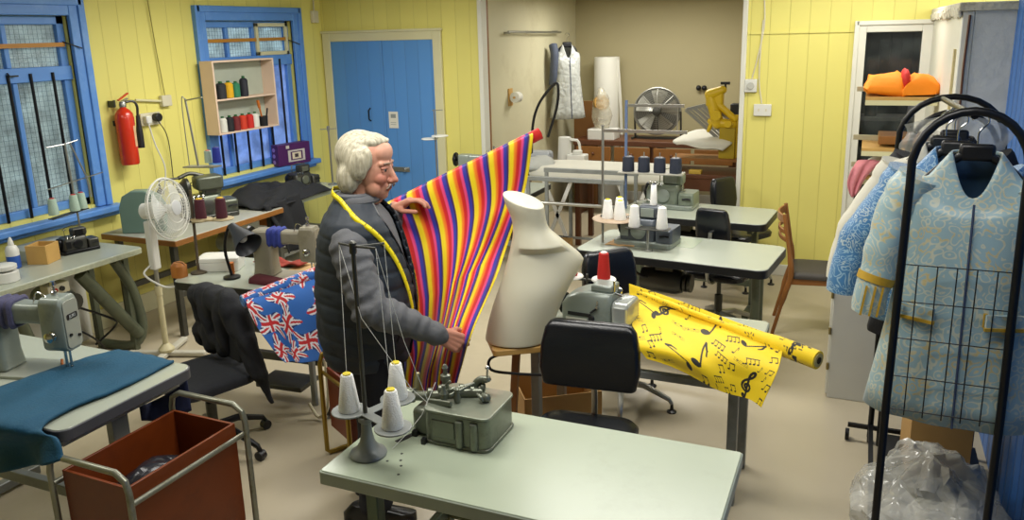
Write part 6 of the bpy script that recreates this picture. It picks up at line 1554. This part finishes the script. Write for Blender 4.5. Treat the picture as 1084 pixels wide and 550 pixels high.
sk = lin('#c08a72'); red = lin('#b05d4c'); lip = lin('#9a4a44'); pale = lin('#d3a28c'); hnd = lin('#b97e66')
for v in body.vertices:
    h = HRi @ (v.co-HC)/HS; c = sk.copy()
    if v.co.z > 1.40 and v.co.y < .3:
        def bl(c, t, cx_, cy_, cz_, r):
            d = math.sqrt((h.x-cx_)**2+(abs(h.y)-cy_)**2+(h.z-cz_)**2); k = max(0, 1-d/r)
            return c*(1-k*.8)+t*k*.8
        c = bl(c, red, .112, 0, -.042, .03); c = bl(c, red, .075, .042, -.038, .045); c = bl(c, pale, .08, 0, .06, .06)
        if h.x > .080 and abs(h.y) < .022 and -.0725 < h.z < -.0695: c = lin('#4a1f1c')
        elif h.x > .082 and abs(h.y) < .02 and -.083 < h.z < -.062: c = lip
        n_ = noise.noise(v.co*60); c = c*(1+.06*n_)
    else: c = hnd*(1+.08*noise.noise(v.co*50))
    cols.append((c[0], c[1], c[2], 1))
meshobj(body, 'body', skinM, man, np.array(cols))
# eyes
for s in (-1, 1):
    e = obj(MB().ball(hp(.0755, s*.031, -.001), .0122*HS, 18, 12), 'eye', mk('eye_white', '#a89c92', .25), man)
    fdir = HR @ V((.96, s*.08-.1, -.1)).normalized()
    obj(MB().lathe([(.0066, .0105), (.0066, .0129), (.003, .0136)], hp(.0755, s*.031, -.001), 14, fdir), 'iris', mk('iris', '#22282c', .2), e)
    lid = MB(); 
    for z, r in ((.0085, .0072), (-.009, .0056)): hc((.0835, s*.017, z*.9), (.077, s*.044, z*.6), r, r, lid)
    hc((.0855, s*.02, .0055), (.078, s*.043, .004), .005, .004, lid)
    lme = solidmesh(lid, .0018, 2); meshobj(lme, 'eyelid', mk('lid_skin', '#b87c68', .5), man)
    eb = MB(); hc((.0925, s*.014, .023), (.082, s*.046, .024), .0036, .0024, eb)
    obj(eb, 'eyebrow', mk('brow_grey', '#8f7c6c', .8), man)
# hair
hairM, nt, b_ = newmat('hair')
tc = N(nt, 'ShaderNodeTexCoord'); mp = N(nt, 'ShaderNodeMapping'); lk(nt, tc, 'Object', mp, 0); mp.inputs['Scale'].default_value = (60, 160, 12)
no = N(nt, 'ShaderNodeTexNoise', Scale=1., Detail=5.); lk(nt, mp, 0, no, 'Vector')
rp = N(nt, 'ShaderNodeValToRGB'); e = rp.color_ramp.elements; e[0].position = .3; e[0].color = c4(hexc('#8f8872')); e[1].position = .68; e[1].color = c4(hexc('#cfc8b0'))
lk(nt, no, 'Fac', rp, 'Fac'); lk(nt, rp, 'Color', b_, 'Base Color'); b_.inputs['Roughness'].default_value = .5
bp = N(nt, 'ShaderNodeBump', Strength=.5, Distance=.004); lk(nt, no, 'Fac', bp, 'Height'); lk(nt, bp, 'Normal', b_, 'Normal')
Hm = MB()
hb((-.034, 0, .040), (.097, .085, .091), Hm); hb((.008, 0, .094), (.060, .062, .032), Hm); hb((.046, .012, .100), (.026, .042, .011), Hm)
for s in (-1, 1):
    hb((-.012, s*.074, .012), (.046, .022, .062), Hm); hb((-.048, s*.062, -.045), (.043, .03, .062), Hm); hb((.022, s*.071, .035), (.026, .014, .045), Hm)
    hb((.012, s*.073, -.008), (.016, .010, .034), Hm)
hb((-.074, 0, -.045), (.042, .070, .078), Hm); hb((-.06, 0, -.09), (.035, .06, .035), Hm)
hb((-.035, 0, -.005), (.078, .086, .085), Hm)
hm = solidmesh(Hm, .0042, 14)
def strands(p, n):
    h = HRi @ (p-HC)
    r = math.hypot(h.x+.03, h.y)+1e-4; t = math.atan2(h.y, h.x+.03)
    k = min(1, r/.05)
    return k*(.0022*noise.noise(V((t*9, h.z*6, 3)))+.0016*noise.noise(V((t*24, h.z*9, 7)))) + .002*fbm(p, 22)
displace(hm, strands)
meshobj(hm, 'hair', hairM, man)
mo = MB(); hc((.099, -.022, -.060), (.1015, 0, -.0555), .0042, .0052, mo); hc((.1015, 0, -.0555), (.099, .022, -.060), .0052, .0042, mo)
hc((.1015, -.022, -.060), (.094, -.031, -.073), .0045, .003, mo); hc((.1015, .022, -.060), (.094, .031, -.073), .0045, .003, mo)
mm = solidmesh(mo, .0025, 2); displace(mm, lambda p, n: .0012*noise.noise(p*300)); meshobj(mm, 'moustache', mk('moustache_grey', '#8f7e72', .8), man)

# clothes ---------------------------------------------------------------
VP = [(.765, -.034, .182, .205), (.80, -.034, .188, .212), (.9, -.03, .205, .218), (1.0, -.022, .214, .222), (1.15, -.025, .207, .222), (1.28, -.03, .184, .22), (1.36, -.032, .162, .232), (1.41, -.034, .14, .212), (1.445, -.036, .114, .16), (1.475, -.036, .094, .105), (1.51, -.034, .086, .09)]
def vparam(z):
    for A_, B_ in zip(VP, VP[1:]):
        if z <= B_[0] or B_ is VP[-1]:
            f = max(0, min(1, (z-A_[0])/(B_[0]-A_[0]))); return [A_[i]*(1-f)+B_[i]*f for i in (1, 2, 3)]
def vsurf(z, th_, off=0.):
    cx_, a, b = vparam(z); a += off; b += off
    return V((cx_+a*math.cos(th_), b*math.sin(th_), z))
nA, nZ = 120, 96
vm_ = MB(); zz_ = [.765+(1.505-.765)*j/nZ for j in range(nZ+1)]
for j, z in enumerate(zz_):
    for i in range(nA):
        th_ = 2*PI*i/nA
        qz = z + .014*math.cos(th_)*(1 if z < 1.35 else .3)
        q = -.0075*(abs(math.cos(PI*qz/.075))**10)*.6 if z < 1.44 else 0
        wr = .008*fbm(V((th_*2, z*7, 2)), 1.3)+.004*math.sin(th_*7+z*30)*(z < 1.1)
        vm_.v.append(vsurf(z, th_, q+wr))
for j in range(nZ):
    for i in range(nA):
        th_ = (2*PI*(i+.5)/nA+PI) % (2*PI)-PI
        w = max(0, (zz_[j]-1.08)/.42)*.62
        if abs(th_+.06) < w: continue
        vm_.f.append((j*nA+i, j*nA+(i+1) % nA, (j+1)*nA+(i+1) % nA, (j+1)*nA+i))
vestM = mk('vest_quilt', '#222a33', .62, var=.15, scale=10, bump=.12, bscale=70)
obj(vm_, 'vest', vestM, man, solid=.014, ang=60)
shirtM = mk('grey_knit', '#5c5d60', .85, var=.12, scale=14, bump=.25, bscale=260)
obj(MB().loft([[vsurf(z, 2*PI*i/60, -.018) for i in range(60)] for z in [.8+.03*k for k in range(24)]]), 'shirt', shirtM, man)
obj(MB().tube([vsurf(1.49, t, -.012)+V((.004, 0, .0)) for t in [2*PI*i/40 for i in range(40)]], .02, 10, closed=True, flat=1.5), 'shirt_collar', shirtM, man)
zp = MB(); zp.tube([vsurf(z, -.06-max(0, (z-1.08)/.42)*.62, .006) for z in [.78+.03*i for i in range(24)]], .006, 6)
zp.tube([vsurf(z, -.06+max(0, (z-1.08)/.42)*.62, .006) for z in [.78+.03*i for i in range(24)]], .006, 6)
obj(zp, 'zip', blackplastic, man)
pk_ = MB().tube([vsurf(.86, -.75, .006), vsurf(.97, -.62, .006), vsurf(1.0, -.6, .006)], .006, 6)
obj(pk_, 'pocket_edge', blackplastic, man)
def sleeve(name, s_, e_, w_, r0, r1, r2, cuff=True):
    m = MB().capsule(s_, e_, r0, r1).capsule(e_, w_, r1, r2)
    me = solidmesh(m, .008, 8)
    ax = (w_-e_).normalized(); ax2 = (e_-s_).normalized()
    def f(p, n):
        d = (p-e_).length
        t = (p-e_).dot(ax) if (p-e_).dot(ax) > 0 else -(p-e_).dot(ax2)*-1
        return .008*fbm(p, 11)+.0065*math.sin(t*75+5*fbm(p, 7))*math.exp(-(d/.16)**2)+.003*math.sin(t*110+4*fbm(p, 12))
    displace(me, f)
    o = meshobj(me, name, shirtM, man)
    if cuff: obj(MB().lathe([(r2*.80, -.07), (r2*1.02, -.066), (r2*.98, -.01), (r2*.9, .004), (r2*.8, .004)], w_, 24, ax), 'cuff', shirtM, o)
    return o
sleeve('sleeve', RS+V((0, .0, .005)), RE, RW-(RW-RE).normalized()*.02, .082, .078, .048)
sleeve('sleeve', LS, LE, LW-(LW-LE).normalized()*.02, .09, .07, .046)
tm = MB()
for sy in (-1, 1):
    tm.capsule((-.01, sy*.09, .88), (.01, sy*.105, .5), .125, .092); tm.capsule((.01, sy*.105, .5), (-.025, sy*.11, .10), .092, .08)
tm.ball((-.025, 0, .9), (.16, .18, .12))
tme = solidmesh(tm, .011, 6); displace(tme, lambda p, n: .010*fbm(p, 7)+.006*math.sin(p.z*38+5*fbm(p, 5))*(p.z < .35))
meshobj(tme, 'trousers', mk('dark_trousers', '#13161e', .85, var=.2, bump=.2), man)
for sy in (-1, 1):
    sh_ = MB().loft([[(-.03+.145*math.cos(t)+(.0 if math.cos(t) < 0 else .045*math.cos(t))+.0, sy*.118+.052*k*math.sin(t), z) for t in [2*PI*i/28 for i in range(28)]] for z, k in ((0, 1.), (.025, 1.02), (.026, .97), (.05, .93))] + [[(-.055+(.10-.02*q)*math.cos(t), sy*.118+(.045-.006*q)*math.sin(t), .07+.022*q) for t in [2*PI*i/28 for i in range(28)]] for q in (0, 1)])
    obj(sh_, 'shoe', mk('black_leather', '#0e0f12', .3), man, ang=50)
# tape measure round the neck
tapeM, nt, b_ = newmat('tape_yellow')
tc = N(nt, 'ShaderNodeTexCoord'); no = N(nt, 'ShaderNodeTexNoise', Scale=40.); lk(nt, tc, 'Object', no, 'Vector')
rp = N(nt, 'ShaderNodeValToRGB'); rp.color_ramp.elements[0].color = c4(hexc('#d8c400')); rp.color_ramp.elements[1].color = c4(hexc('#f0dc10')); lk(nt, no, 'Fac', rp, 'Fac'); lk(nt, rp, 'Color', b_, 'Base Color'); b_.inputs['Roughness'].default_value = .4
def taperib(side):
    path = [(1.525, PI, .018), (1.515, side*2.5, .022), (1.495, side*2.0, .022), (1.465, side*1.65, .020), (1.43, side*1.3, .018), (1.38, side*.95, .016), (1.30, side*.72, .016), (1.20, side*.55, .016), (1.08, side*.42, .016), (.97, side*.33, .016), (.88, side*.28, .016)]
    pts = curve([vsurf(min(z, 1.509), t, o)+V((0, 0, max(0, z-1.509))) for z, t, o in path], 80)
    cen = curve([V((vparam(min(z, 1.509))[0], 0, z-.05)) for z, t, o in path], 80)
    m = MB(); w = .0105
    for i, p in enumerate(pts):
        t = (pts[min(i+1, 80)]-pts[max(i-1, 0)]).normalized(); nrm = (p-cen[i]).normalized(); s = t.cross(nrm).normalized()
        m.v += [p-s*w, p+s*w]
    m.f = [(2*i, 2*i+1, 2*i+3, 2*i+2) for i in range(80)]
    mk_ = MB()
    for i in range(3, 80, 3):
        p = pts[i]; t = (pts[min(i+1, 80)]-pts[i-1]).normalized(); nrm = (p-cen[i]).normalized(); s = t.cross(nrm).normalized()
        l = .009 if i % 9 == 0 else .005
        q = p+nrm*.0016
        mk_.add([q-s*.010+t*.0012, q-s*.010-t*.0012, q-s*(.010-l)-t*.0012, q-s*(.010-l)+t*.0012], [(0, 1, 2, 3)])
    return m, mk_
tp = thing('tape_measure', 'yellow tape measure hung round the neck of the man', 'tape measure', (MP.x, MP.y, 0), rad(22))
for side in (-1, 1):
    m, k_ = taperib(side)
    r_ = obj(m, 'tape', tapeM, tp, solid=.0012, ang=80); o = obj(k_, 'tape_marks', blackplastic, r_); o['kind'] = 'stuff'
